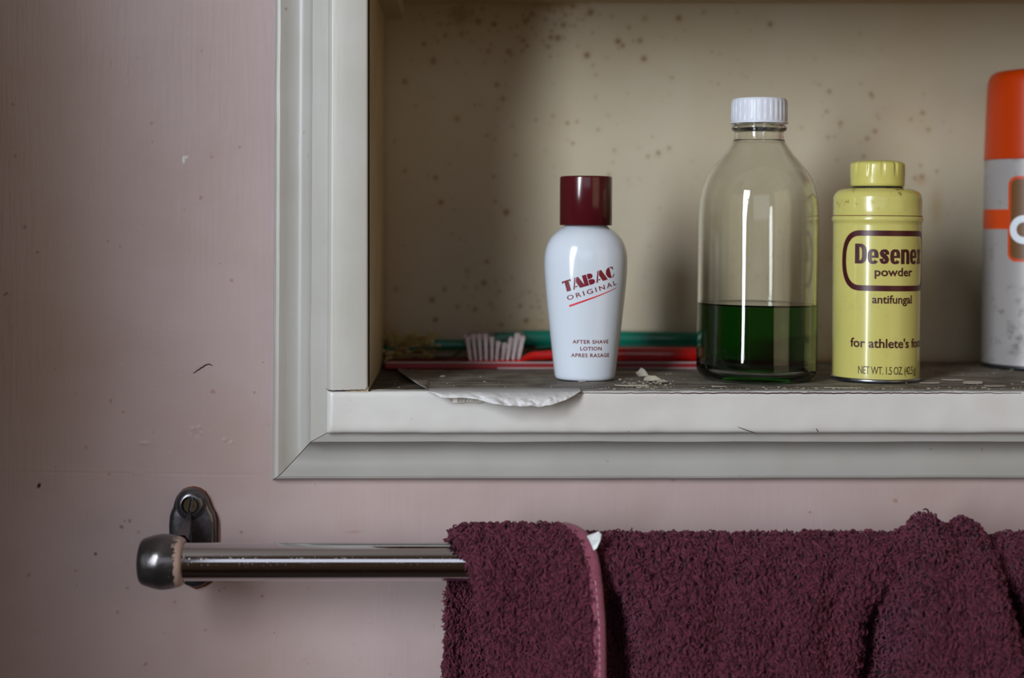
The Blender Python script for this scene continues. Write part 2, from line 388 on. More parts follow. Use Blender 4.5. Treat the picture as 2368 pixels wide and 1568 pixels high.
link('ceiling', box_mesh(-1.40, 1.55, -1.70, YW+0.2, 1.05, 1.10), m_ceil, kind='structure')
link('wall_front', box_mesh(-1.40, 1.55, -1.70, -1.60, -1.35, 1.05), m_room, kind='structure')
bm = bmesh.new()
def addbox(bm, x0, x1, y0, y1, z0, z1):
    r = bmesh.ops.create_cube(bm, size=1)
    for v in r['verts']: v.co = Vector(((x0+x1)/2+v.co.x*(x1-x0), (y0+y1)/2+v.co.y*(y1-y0), (z0+z1)/2+v.co.z*(z1-z0)))
for a in [(-1.19, -1.13, -.36, 1.0), (-.67, -.61, -.36, 1.0)]: addbox(bm, a[0], a[1], -1.60, -1.535, a[2], a[3])
for z in (-.36, .94): addbox(bm, -1.13, -.67, -1.60, -1.535, z, z+.06)
addbox(bm, -1.13, -.67, -1.53, -1.51, .50, .53)
link('window_1', bm_mesh(bm), m_ceil, kind='structure')

m_blocker = plain('brown_blocker_paint', srgb(96, 78, 62), 0.6, 0.08, 10)
blk = link('light_blocker_1', box_mesh(-1.35, -.447, -.535, -.500, -1.345, .80, .002), m_blocker, kind='structure')  # unseen slab added to block window light from the left wall
for z0, z1 in ((-1.2, -.35), (-.2, .65)): link('blocker_panel', box_mesh(-1.22, -.575, -.499, -.490, z0, z1, .004), m_blocker, blk)
# ------------------------------------------------------------------ wall cabinet
cab = empty('wall_cabinet', (0, 0, SHELF_B), 'cream painted open wall cabinet with stained back panel set in the pink wall', 'cabinet')
def skew(px, py): return px + 6.0*(1110-py)/1110          # the frame leans a little, as in the photo
XR = 2950
def back_panel():
    D = CAM_D+BACK
    x0, x1, z0, z1 = JX-0.004, RX+.004, SHELF_Z-0.004, TOPZ+0.004
    xs = np.arange(x0, x1, 0.0007); zs = np.arange(z0, z1, 0.0007); X, Z = np.meshgrid(xs, zs, indexing='ij')
    PX = CX+X*F/D; PY = CY-Z*F/D
    mo = np.zeros_like(X); ye = np.zeros_like(X)
    S = []
    def add(lst, ox, oy, s, k=1.0):
        for (x, y, r, a) in lst: S.append((ox+x/s, oy+y/s, r/s*1.38, a*k))
    add([(340,285,12,.6),(400,400,15,.7),(400,375,9,.4),(215,533,14,.6),(430,270,10,.4),(480,232,12,.5),(585,222,12,.5),(625,210,9,.4),(695,140,16,.6),(797,158,12,.9),(765,198,8,.4),(815,553,12,.7),(868,555,7,.3),(853,645,12,.6),(815,712,9,.4),(750,883,10,.5),(800,908,9,.4),(556,776,13,.6),(935,1010,10,.4),(415,1158,12,.6),(215,1115,12,.4),(795,1150,10,.5),(505,1070,8,.4),(1000,137,13,.7),(1050,97,10,.6),(1425,82,15,.9),(1310,40,16,.7),(1248,163,13,.8),(1320,168,9,.5),(1170,202,10,.5),(1168,244,13,.8),(1212,248,14,1),(985,265,12,.6),(1012,300,11,.6),(980,332,10,.5),(890,335,12,.7),(908,357,10,.6),(1150,306,12,.6),(1162,368,8,.5),(870,400,8,.4),(1340,300,8,.4),(1402,360,14,1),(1440,425,9,.4),(1460,488,9,.35),(1605,270,14,1),(1635,297,11,.8),(1705,265,9,.35),(1748,265,11,.8),(1773,383,14,.9),(1675,180,10,.5),(1780,122,16,.35),(2000,118,13,.9),(2165,78,10,.4),(1530,378,8,.3),(1458,635,9,.4),(1180,755,9,.4),(1275,803,10,.6),(1337,793,9,.5),(1310,935,10,.6),(1475,847,10,.4),(1070,783,9,.4),(918,818,10,.3),(1580,980,10,.4),(1868,998,12,.7),(1938,967,11,.5),(1800,1020,10,.5),(1545,1140,10,.5),(1955,507,10,.4),(1540,752,9,.3),(760,335,12,.5),(710,330,9,.3),(775,290,10,.4),(735,410,9,.3),(555,400,10,.3),(905,185,10,.4),(1047,183,9,.4),(1115,265,10,.4),(670,683,9,.4),(705,683,8,.35),(285,690,9,.3),(450,160,10,.4)], 860, 0, 2.819, 0.8)
    add([(85,88,12,.5),(325,88,9,.4),(558,173,13,.9),(1200,240,12,.3),(980,652,13,.6),(1275,670,11,.7),(1285,688,10,.7),(910,605,14,.25),(870,590,10,.2),(960,795,11,.5),(1060,878,14,.5),(1060,905,9,.4),(970,980,12,.4),(1017,975,8,.4),(1305,935,12,.7),(1250,988,12,.6),(1225,1115,12,.5),(1318,820,10,.3),(1563,852,12,.4),(1645,805,13,.6),(1685,925,12,.5),(1640,1258,13,.7),(1590,1270,12,.6),(1748,1222,10,.5),(1630,1180,12,.35),(1035,1140,10,.3),(780,910,9,.4),(1655,675,9,.3),(930,830,9,.3)], 1600, 0, 3.083, 0.75)
    add([(522,157,13,.8),(1015,232,18,.9),(868,605,14,.6),(845,765,17,.7),(550,815,13,.6),(455,893,14,.9),(480,1043,13,1),(648,945,13,.5),(780,965,14,.6),(1120,940,13,.6),(1165,1050,16,.8),(625,215,10,.3),(930,150,12,.4),(960,830,14,.4),(700,800,12,.4),(980,1080,14,.6),(915,955,10,.4),(1050,1015,10,.4),(1280,1050,10,.4),(1215,950,9,.4),(605,395,9,.3),(720,675,16,.35),(180,810,16,.35)], 860, 420, 3.266, 0.85)
    rs = np.random.RandomState(3)
    for i in range(150): S.append((rs.uniform(900, 1750), rs.uniform(5, 760), rs.uniform(1.6, 3.6), rs.uniform(.12, .38)))
    for i in range(70): S.append((rs.uniform(1700, 2360), rs.uniform(100, 800), rs.uniform(1.6, 3.6), rs.uniform(.1, .3)))
    for i in range(60): S.append((rs.normal(1290, 75), abs(rs.normal(0, 45)), rs.uniform(2, 5), rs.uniform(.2, .5)))
    for i in range(45): S.append((rs.normal(1070, 40), rs.normal(30, 28), rs.uniform(2, 5), rs.uniform(.2, .45)))
    for i in range(50): S.append((rs.uniform(1080, 1260), rs.uniform(640, 770), rs.uniform(2, 5), rs.uniform(.12, .4)))
    for (x, y, r, a) in S:
        i0, i1 = np.searchsorted(xs, [((x-3.5*r)-CX)*D/F, ((x+3.5*r)-CX)*D/F]); j0, j1 = np.searchsorted(zs, [(CY-(y+3.5*r))*D/F, (CY-(y-3.5*r))*D/F])
        if i1 <= i0 or j1 <= j0: continue
        d = np.hypot(PX[i0:i1, j0:j1]-x, PY[i0:i1, j0:j1]-y)/r
        sub = mo[i0:i1, j0:j1]; halo = ye[i0:i1, j0:j1]
        np.maximum(sub, a*smoothstep(1.3, 0.3, d), out=sub); np.maximum(halo, 0.5*a*np.exp(-(d/1.5)**2), out=halo)
    def blotch(x, y, rx, ry, a):
        ye[...] = np.maximum(ye, a*np.exp(-((PX-x)/rx)**2-((PY-y)/ry)**2))
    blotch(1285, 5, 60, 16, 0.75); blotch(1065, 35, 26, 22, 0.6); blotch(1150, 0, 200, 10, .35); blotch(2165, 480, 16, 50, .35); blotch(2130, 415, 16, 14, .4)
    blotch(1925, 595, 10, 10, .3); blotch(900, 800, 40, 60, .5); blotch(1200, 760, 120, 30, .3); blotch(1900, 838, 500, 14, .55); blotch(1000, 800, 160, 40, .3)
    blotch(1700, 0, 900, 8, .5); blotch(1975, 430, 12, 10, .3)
    V = np.stack([X, np.full_like(X, BACK), Z], -1); me = grid_mesh(V)
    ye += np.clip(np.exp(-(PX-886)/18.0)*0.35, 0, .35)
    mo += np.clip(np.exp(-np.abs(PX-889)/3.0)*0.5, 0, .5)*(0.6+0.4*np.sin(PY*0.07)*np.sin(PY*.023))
    set_attr(me, 'mould', np.clip(mo, 0, 1)); set_attr(me, 'yellow', np.clip(ye, 0, 1)); return me
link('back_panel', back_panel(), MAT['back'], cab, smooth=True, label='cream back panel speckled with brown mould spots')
# jambs / top
link('side_panel', box_mesh(JX-0.012, JX, 0.0012, BACK+.003, SHELF_Z-.004, TOPZ+.05), MAT['jamb'], cab)
link('side_panel', box_mesh(RX, RX+.012, 0.0012, BACK+.003, SHELF_Z-.004, TOPZ+.05), MAT['jamb'], cab)
link('top_panel', box_mesh(JX-.012, RX+.012, 0.0, BACK+.003, TOPZ, TOPZ+.014), MAT['jamb'], cab)
cz = P(0, 42, BACK).z
link('support_cleat', box_mesh(JX-.001, P(934, 0, BACK).x, .012, BACK+.001, cz, TOPZ+.001, 0.0006), MAT['jamb'], cab)
# left stile (own profile, rounded edges), prism along z with a jagged foot
def prism_strip(prof_top, prof_bot):
    n = len(prof_top); V = list(prof_top)+list(prof_bot)
    Fc = [(i, i+1, n+i+1, n+i) for i in range(n-1)]
    return V, Fc
def arc_pts(c, r, a0, a1, k):
    return [(c[0]+r*math.cos(math.radians(a0+(a1-a0)*i/k)), c[1]+r*math.sin(math.radians(a0+(a1-a0)*i/k))) for i in range(k+1)]
ZT = P(0, -330, 0).z
def stile():
    # profile in (x offset from inner edge going left, Y)
    w_ = (851-753)*sc(0)
    pr = [(0, .012), (0, .0016)] + [(0.0014-0.0014*math.cos(math.radians(a)), .0016-.0016*math.sin(math.radians(a))) for a in (30, 60, 90)]
    r = 0.0034
    pr += [(w_-r+r*math.sin(math.radians(a)), r*1.6*(1-math.cos(math.radians(a)))+0.0) for a in (0, 18, 36, 54, 72, 90)]
    pr += [(w_, .010)]
    nseg = 40; V = []; Fc = []
    zs = np.linspace(ZT, P(0, 860, 0).z, nseg); m_ = len(pr)
    rs = random.Random(4)
    for k in range(nseg+1):
        for i, (dx, y) in enumerate(pr):
            if k < nseg: z = zs[k]
            else: z = P(0, 899.5, 0).z + (rs.uniform(-.0004, .0006) if dx > .001 else 0.0007) - (0.0005 if dx > w_*0.7 else 0)
            lean = skew(0, CY-z/sc(0))*sc(0)*0.55
            V.append((JX - dx + lean*(dx/w_)*1.0, y, z))
    for k in range(nseg):
        for i in range(m_-1): Fc.append((k*m_+i, k*m_+i+1, (k+1)*m_+i+1, (k+1)*m_+i))
    Fc.append(tuple(nseg*m_+i for i in range(m_)))
    # finer foot
    return mesh(V, Fc)
me = stile()
link('frame_stile', me, MAT['stile'], cab, smooth=True).modifiers.new('e', 'EDGE_SPLIT').split_angle = math.radians(35)
# front rail + shelf board
def rail():
    xa, xb = P(753, 0, 0).x, RX+.05
    zt, zb = SHELF_Z, SHELF_B
    pr = [(.010, zt), (.0012, zt), (.0004, zt-.0003), (0, zt-.0010)] + [(0, zt-(zt-zb)*t) for t in (.15, .3, .45, .6, .75)]
    pr += [(.0000, zb+.0036), (.0003, zb+.0018), (.0010, zb+.0007), (.0024, zb), (.010, zb)]
    xs = np.concatenate([[xa, xa+.0002, xa+.0008, xa+.0018, xa+.003], np.arange(xa+.0045, xb, .0022)])
    ins = [.0056, .0036, .0018, .0006, 0]+[0]*(len(xs)-5)
    V = []; m_ = len(pr)
    for i, x in enumerate(xs):
        for j, (y, z) in enumerate(pr):
            wob = 0.0005*fbm(x*60, z*90, 3) if 2 < j < m_-1 and i > 4 else 0
            zz = z + (0.0002*fbm(x*40, 1.3, j) if j >= m_-4 or j < 4 else 0)
            if j < 4 and x < P(850, 0, 0).x: zz -= .0002
            V.append((x, max(y, ins[i]) + (wob if y < .004 else 0), zz))
    Fc = [(i*m_+j, (i+1)*m_+j, (i+1)*m_+j+1, i*m_+j+1) for i in range(len(xs)-1) for j in range(m_-1)]
    return mesh(V, Fc)
link('frame_rail', rail(), MAT['rail'], cab, smooth=True, label='cream front rail of the shelf')
me = box_mesh(JX-.002, RX+.002, .0015, BACK+.001, SHELF_Z-.016, SHELF_Z-.0001)
set_attr(me, 'clean', np.zeros(len(me.vertices))); link('shelf_board', me, MAT['shelf_top'], cab, label='grimy dark shelf board under the paper')
# outer moulding, mitred
PROF = [(758, 1000, .0062), (718, 1021.5, .0066), (717.2, 1023, .0105), (712, 1028, .0145), (705, 1036, .0168), (695, 1047, .0182), (683, 1060, .0186), (670, 1074, .0180), (659, 1086, .0168), (650, 1095, .0155), (643, 1101, .0148), (636, 1106, .0152), (631, 1109, .0172), (629, 1110, .0245)]
def mould(left=True):
    V = []; n = len(PROF)
    K = 60
    for k in range(K+1):
        t = k/K
        for i, (xl, yb, Y) in enumerate(PROF):
            lowc = P(xl, yb, Y)
            if left:
                top = P(xl+7.5, -330, Y); p = lowc.lerp(top, t); p.x += 0.0003*fbm(p.z*22, i*.15, 5)*min(1, t*8)
            else:
                far = P(XR, yb-3.0*(1 if yb > 1050 else .2), Y); p = lowc.lerp(far, t); p.z += 0.00025*fbm(p.x*22, i*.15, 9)*min(1, t*8)
                if k == 0: p.x += 0.00035; p.z -= 0.0001
            V.append(p)
    Fc = [(k*n+i, (k+1)*n+i, (k+1)*n+i+1, k*n+i+1) for k in range(K) for i in range(n-1)]
    if left: Fc = [f[::-1] for f in Fc]
    return mesh(V, Fc)
link('moulding', mould(True), MAT['trim'], cab, smooth=True, label='upright cream moulding').modifiers.new('e', 'EDGE_SPLIT').split_angle = math.radians(24)
link('moulding', mould(False), MAT['trim_h'], cab, smooth=True, label='level cream moulding under the shelf').modifiers.new('e', 'EDGE_SPLIT').split_angle = math.radians(24)
# filler between frame and moulding (closes the view between parts)
link('frame_backing', box_mesh(P(760, 0, 0).x, JX-.0005, .0105, .024, SHELF_B+.002, ZT), MAT['cast_dark'], cab)
link('frame_backing', box_mesh(P(740, 0, 0).x, RX+.05, .0105, .024, P(0, 1018, .0105).z, SHELF_Z-.002), MAT['cast_dark'], cab)
# fine paint cracks on the rail: slender raised paint ridges with open edge
def thin_line(name, pts, wpx, Y, mat, parent, **kw):
    V = []; Fc = []
    for i, (x, y) in enumerate(pts):
        p = P(x, y, Y)
        a = Vector(P(*pts[min(i+1, len(pts)-1)], Y))-Vector(P(*pts[max(i-1, 0)], Y)); a.normalize(); nn = Vector((-a.z, 0, a.x))
        ww = wpx*sc(Y)/2*(0.35+0.65*math.sin(math.pi*(i+.5)/len(pts)))
        V += [p+nn*ww, p-nn*ww, p+Vector((0, -.00012, 0))]
    for i in range(len(pts)-1):
        a, b = 3*i, 3*(i+1); Fc += [(a, a+2, b+2, b), (a+2, a+1, b+1, b+2)]
    return link(name, mesh(V, Fc), mat, parent, **kw)
m_crack = plain('dark_paint_crack', srgb(70, 48, 54), 0.8, 0.2, 300)
thin_line('paint_crack', [(x, 987+(x-1705)*.36) for x in np.linspace(1705, 1752, 10)], 1.6, -.0004, m_crack, cab)
wb = bpy.data.objects['wall_back']
thin_line('paint_crack', [(447, 863), (452, 860), (456, 856), (460, 855), (464, 851), (469, 849), (473, 845), (479, 843), (484, 842), (488, 844), (491, 846)], 3.2, YW-.0003, m_crack, wb)
thin_line('paint_crack', [(1887, 991), (1889, 994), (1891, 998), (1892, 1001)], 1.5, -.0004, m_crack, cab)
rs = random.Random(11)
thin_line('paint_crack', [(753, 897), (756, 901)]+[(x, 903.0-.2*abs(x-790)/20+rs.uniform(-1, 1)) for x in range(762, 851, 5)]+[(851, 899)], 2.0, -.0003, m_crack, cab)
xs_ = np.arange(1340, 2368, 7.0)
thin_line('paint_crack', [(x, 909.0+1.0*fbm(x*.02, 4)+rs.uniform(-.6, .6)) for x in xs_], 3.0, -.0004, m_crack, cab)

# ------------------------------------------------------------------ shelf liner with torn tongue hanging over the edge
def liner():
    cols = np.concatenate([np.arange(903, 1400, 3.0), np.arange(1400, 1720, 4.0), np.arange(1720, 2900, 6.0)])
    low = [(955, 905), (985, 906), (1005, 912), (1022, 921), (1045, 922), (1075, 922), (1105, 926), (1122, 931), (1140, 939), (1165, 942), (1200, 942), (1240, 943), (1270, 940), (1292, 932), (1312, 924), (1330, 913), (1344, 906)]
    lx = [a for a, b in low]; ly = [b for a, b in low]
    NB, NF = 26, 14; Vs = np.zeros((len(cols), NB+NF, 3)); clean = np.zeros((len(cols), NB+NF))
    for i, cpx in enumerate(cols):
        X = (cpx-CX)*sc(0)
        tongue = 985 < cpx < 1344
        rag = .0012+.0012*fbm(cpx*.03, 2.2)+.0006*fbm(cpx*.2, 7)
        if cpx < 985:
            t = (cpx-903)/(985-903); Yf = .092*(1-t)**1.15+.0006
        else: Yf = max(rag, .0003) if not tongue else 0.0
        Yb = BACK-.0015
        for j in range(NB):
            t = j/(NB-1); Y = Yb+(Yf-Yb)*t
            z = SHELF_Z+.0003+.00025*abs(fbm(X*50, Y*80, 1))
            if cpx < 1010:                       # curled free edge at left
                z += .0026*max(0, 1-(cpx-903)/60)**2*(0.4+0.6*t) if cpx >= 985 else .0022*smoothstep(.5, 1, t)*(1-.4*(cpx-903)/82)
            Vs[i, j] = (X, Y, z)
            clean[i, j] = smoothstep(.90, 1.0, t)*(0.7 if tongue else .12)
        if tongue:
            yl = np.interp(cpx, lx, ly)+1.2*fbm(cpx*.06, 5); k = max(0, (yl-905)/38)
            prot = .002+.012*k**.8
            zl = (CY-yl)*sc(-prot)
            if zl > SHELF_Z: zl = SHELF_Z-.0002
            for j in range(NF):
                t = (j+1)/NF
                y = -prot*math.sin(t*math.pi/2)**.9; z = SHELF_Z+.0003+(zl-SHELF_Z)*(t**1.9)
                wr = .0040*fbm(X*75+2-t*.9, t*1.3, 8)+.0016*abs(fbm(X*210+t, t*2.2, 4))
                Vs[i, NB+j] = (X, y-abs(wr)*t*min(1, k*1.4), z+wr*.35*t*k); clean[i, NB+j] = .7+.3*t
        else:
            for j in range(NF): Vs[i, NB+j] = Vs[i, NB-1]+np.array([0, -.00001*(j+1), -.00001*(j+1)]); clean[i, NB+j] = .3
    me = grid_mesh(Vs, flip=True); set_attr(me, 'clean', clean); return me
o = link('shelf_liner', liner(), MAT['liner'], smooth=True, label='dirty grey paper lining on the shelf with a torn white tongue over the front edge', category='shelf paper')
so = o.modifiers.new('thick', 'SOLIDIFY'); so.thickness = .00022; so.offset = 1
lin = o
m_scrap = plain('pale_printed_scrap', srgb(188, 180, 168), 0.7, 0.12, 300)
sv = [P(x, y, -.0012) for x, y in [(1036, 917), (1126, 922), (1122, 930), (1104, 933), (1080, 931), (1060, 933), (1046, 932), (1040, 926)]]
link('printed_scrap', mesh(sv+[v+Vector((0, .0003, 0)) for v in sv], [tuple(range(8))[::-1], tuple(range(8, 16))]+[(i, (i+1) % 8, 8+(i+1) % 8, 8+i) for i in range(8)]), m_scrap, lin, label='pale scrap with brown print fragments')
for (x0, x1, y0, y1, sl, mm) in [(1047, 1057, 919, 931, 1, 'rust'), (1071, 1073, 919, 930, 3, 'print_thin'), (1080, 1083, 919, 929, 2, 'print_thin'), (1086, 1090, 919, 929, 2, 'print_thin'), (1092, 1094, 920, 929, -1, 'print_thin'), (1104, 1106, 921, 929, 4, 'print_thin'), (1110, 1112, 921, 930, -3, 'print_thin')]:
    qv = [P(x0+sl, y0, -.0014), P(x1+sl, y0, -.0014), P(x1, y1, -.0014), P(x0, y1, -.0014)]
    link('print_fragment', mesh(qv, [(0, 1, 2, 3)]), None, lin); lin.children[-1].data.materials.append(bpy.data.materials['brown_print' if mm == 'print_thin' else 'rust'])
# brown print on the tongue's underside edge (scraps of lettering too torn to read)
for (x0, x1, c) in [(1047, 1056, 'rustspeck'), (1080, 1084, 'print_thin'), (1086, 1089, 'print_thin'), (1091, 1093, 'print_thin')]:
    pass

# flakes -------------------------------------------------------------
def flake_mesh(wd, dp, seed, curl=.4, n=9):
    r = random.Random(seed); ang = sorted(r.uniform(0, 2*math.pi) for _ in range(n)); 
    ang = [2*math.pi*(i+r.uniform(-.3, .3))/n for i in range(n)]
    top = []; 
    for a in ang:
        q = r.uniform(.6, 1.0); x = math.cos(a)*wd/2*q; y = math.sin(a)*dp/2*q
        top.append(Vector((x, y, .0003+curl*abs(y)*(1 if y > 0 else .3)+curl*.5*(x/wd)**2*wd+.0001*r.random())))
    c = Vector((0, 0, .0004)); V = [c]+top+[c-Vector((0, 0, .0003))]+[t-Vector((0, 0, .00025)) for t in top]
    Fc = []
    for i in range(n):
        j = (i+1) % n; Fc += [(0, 1+i, 1+j), (n+1, n+2+j, n+2+i), (1+i, n+2+i, n+2+j, 1+j)]
    return mesh(V, Fc)
FL = [  # px, py, width px, depth px, label
 (1487, 878, 34, 30, .95, 'largest curled white paint flake between the milky bottle and the green liquid bottle'),
 (1508, 886, 50, 26, .55, 'wide grey flake overlapping the largest curled paint flake'),
 (1530, 889, 40, 16, .45, 'small broken flake at the right end of the pile near the green liquid bottle'),
 (1459, 897, 90, 14, .10, 'flat grey paint scrap in front of the curled flakes'),
 (1022, 876, 16, 8, .5, 'tiny pale chip on the bare stretch left of the milky bottle'),
 (1346, 887, 26, 7, .2, 'pale crumb of paint touching the foot of the milky bottle'),
 (1434, 883, 9, 7, .4, 'small pale crumb just right of the milky bottle'),
 (1660, 899, 40, 8, .15, 'thin pale scrap below the green liquid bottle, left part'),
 (1945, 902, 110, 10, .10, 'long peeling white scrap in front of the yellow tin'),
 (2206, 884, 60, 10, .25, 'ragged pale flake right of the yellow tin, farther back'),
 (2250, 892, 70, 18, .30, 'broad white flake on the front edge right of the yellow tin'),
 (2150, 891, 56, 8, .25, 'narrow pale flake close to the foot of the yellow tin'),
 (2300, 898, 60, 8, .15, 'thin pale scrap on the front edge, rightmost in the photo'),
]
for i, (x, y, wpx, dpx, curl, lab) in enumerate(FL):
    D = -SHELF_Z*F/(y-CY); Y = max(D-CAM_D, .0055)
    s = D/F; me = flake_mesh(wpx*s, max(dpx*s*1.6, .003), i+3, curl)
    o = link('paint_flake', me, MAT['flake'] if i not in (1, 3) else MAT['crumb'], label=lab, category='paint flake', group='paint flakes on the shelf')
    o.location = ((x-CX)*s, Y, SHELF_Z+.0009); o.rotation_euler = (0, 0, random.Random(i).uniform(-.3, .3))
# crumbs: uncountable grit
V = []; Fc = []
r = random.Random(21)
for i in range(520):
    if i < 190: x = r.uniform(1350, 2368); D = CAM_D+r.uniform(.001, .012)
    elif i < 330: x = r.uniform(1440, 1560); D = CAM_D+r.uniform(.01, .045)
    else: x = r.uniform(900, 2368); D = CAM_D+r.uniform(.004, .15)
    s = D/F; rad = r.choice([1.0, 1.4, 1.8, 2.6])*s*r.uniform(.5, 1.1); c = Vector(((x-CX)*s, D-CAM_D, SHELF_Z+.0008+rad*.3)); b = len(V)
    ax = r.uniform(.8, 2.4)
    for d in [(ax, 0, 0), (-ax, 0, .2), (0, 1, 0), (0, -1, 0), (0, 0, .6), (0, 0, -.5)]:
        V.append(c+Vector(d)*rad*r.uniform(.7, 1.2))
    for f in [(0, 2, 4), (2, 1, 4), (1, 3, 4), (3, 0, 4), (2, 0, 5), (1, 2, 5), (3, 1, 5), (0, 3, 5)]: Fc.append(tuple(b+k for k in f))
link('paint_crumbs', mesh(V, Fc), MAT['crumb'], label='pale paint crumbs and grit scattered along the dirty shelf paper', category='crumbs', kind='stuff')

# ------------------------------------------------------------------ wrapping print on bottles
def text_shape(s, height, bold=0.0, xs=1.0, spacing=1.0):
    cu = bpy.data.curves.new('t', 'FONT'); cu.body = s; cu.size = 1; cu.space_character = spacing; cu.offset = bold; cu.resolution_u = 4
    ob = bpy.data.objects.new('t', cu); COL.objects.link(ob); bpy.context.view_layer.update()
    dg = bpy.context.evaluated_depsgraph_get(); me = bpy.data.meshes.new_from_object(ob.evaluated_get(dg))
    vs = [v.co.copy() for v in me.vertices]; fs = [tuple(p.vertices) for p in me.polygons]
    bpy.data.objects.remove(ob); bpy.data.curves.remove(cu); bpy.data.meshes.remove(me)
    x0 = min(v.x for v in vs); x1 = max(v.x for v in vs)
    k = height/0.73
    return [((v.x-(x0+x1)/2)*k*xs, v.y*k) for v in vs], fs, (x1-x0)*k*xs
def fit_text(s, height, width, bold=0.0, spacing=1.0):
    pts, fs, w0 = text_shape(s, height, bold, 1.0, spacing); k = width/w0
    return [(x*k, y) for x, y in pts], fs
def refine(pts, fs, maxlen):
    bm = bmesh.new(); vs = [bm.verts.new((x, y, 0)) for x, y in pts]
    for f in fs:
        try: bm.faces.new([vs[i] for i in f])
        except ValueError: pass
    bmesh.ops.triangulate(bm, faces=bm.faces)
    for _ in range(5):
        es = [e for e in bm.edges if e.calc_length() > maxlen]
        if not es: break
        bmesh.ops.subdivide_edges(bm, edges=es, cuts=1); bmesh.ops.triangulate(bm, faces=bm.faces)
    bm.verts.index_update(); out = [(v.co.x, v.co.y) for v in bm.verts], [tuple(v.index for v in f.verts) for f in bm.faces]; bm.free(); return out
def wrap(pts, fs, center, Rfun, a0, z0, s, theta0, ys=1.0, eps=.00012, tilt=0.0, maxpx=3.5):
    """pts in px; a0 arc px, z0 world z; s metre/px"""
    pts, fs = refine(pts, fs, maxpx); V = []
    ct, st = math.cos(tilt), math.sin(tilt)
    for (x, y) in pts:
        x, y = x*ct-y*st, x*st+y*ct
        z = z0+y*s; R = Rfun(z); th = theta0+(a0+x)*s/R
        V.append((center[0]+(R+eps)*math.sin(th), center[1]-(R+eps)*ys*math.cos(th), z))
    me = mesh(V, fs)
    return me
def profile_fun(prof, zb):
    zz = [p[1]+zb for p in prof]; rr = [p[0] for p in prof]
    return lambda z: float(np.interp(z, zz, rr))
def smooth_profile(pts, k=6):
    """Catmull-Rom through (r,z)"""
    out = []
    n = len(pts)
    for i in range(n-1):
        p0 = pts[max(i-1, 0)]; p1 = pts[i]; p2 = pts[i+1]; p3 = pts[min(i+2, n-1)]
        for j in range(k):
            t = j/k
            f = lambda a, b, c, d: .5*((2*b)+(-a+c)*t+(2*a-5*b+4*c-d)*t*t+(-a+3*b-3*c+d)*t**3)
            out.append((max(0, f(p0[0], p1[0], p2[0], p3[0])), f(p0[1], p1[1], p2[1], p3[1])))
    out.append(pts[-1]); return out
def stroke(points, width):
    """closed or open px polyline -> band polygons (px)"""
    n = len(points); closed = points[0] == points[-1]; L = []; Rr = []
    P2 = points[:-1] if closed else points; n = len(P2)
    for i in range(n):
        a = P2[(i-1) % n] if closed or i > 0 else P2[i]; b = P2[(i+1) % n] if closed or i < n-1 else P2[i]
        dx, dy = b[0]-a[0], b[1]-a[1]; l = math.hypot(dx, dy) or 1; nx, ny = -dy/l, dx/l
        ww = width[i] if isinstance(width, (list, tuple)) else width
        L.append((P2[i][0]+nx*ww/2, P2[i][1]+ny*ww/2)); Rr.append((P2[i][0]-nx*ww/2, P2[i][1]-ny*ww/2))
    pts = L+Rr; fs = [(i, (i+1) % n, n+(i+1) % n, n+i) for i in range(n if closed else n-1)]
    return pts, fs
def tilt_thing(o, deg): o.rotation_euler = (0, math.radians(deg), 0)

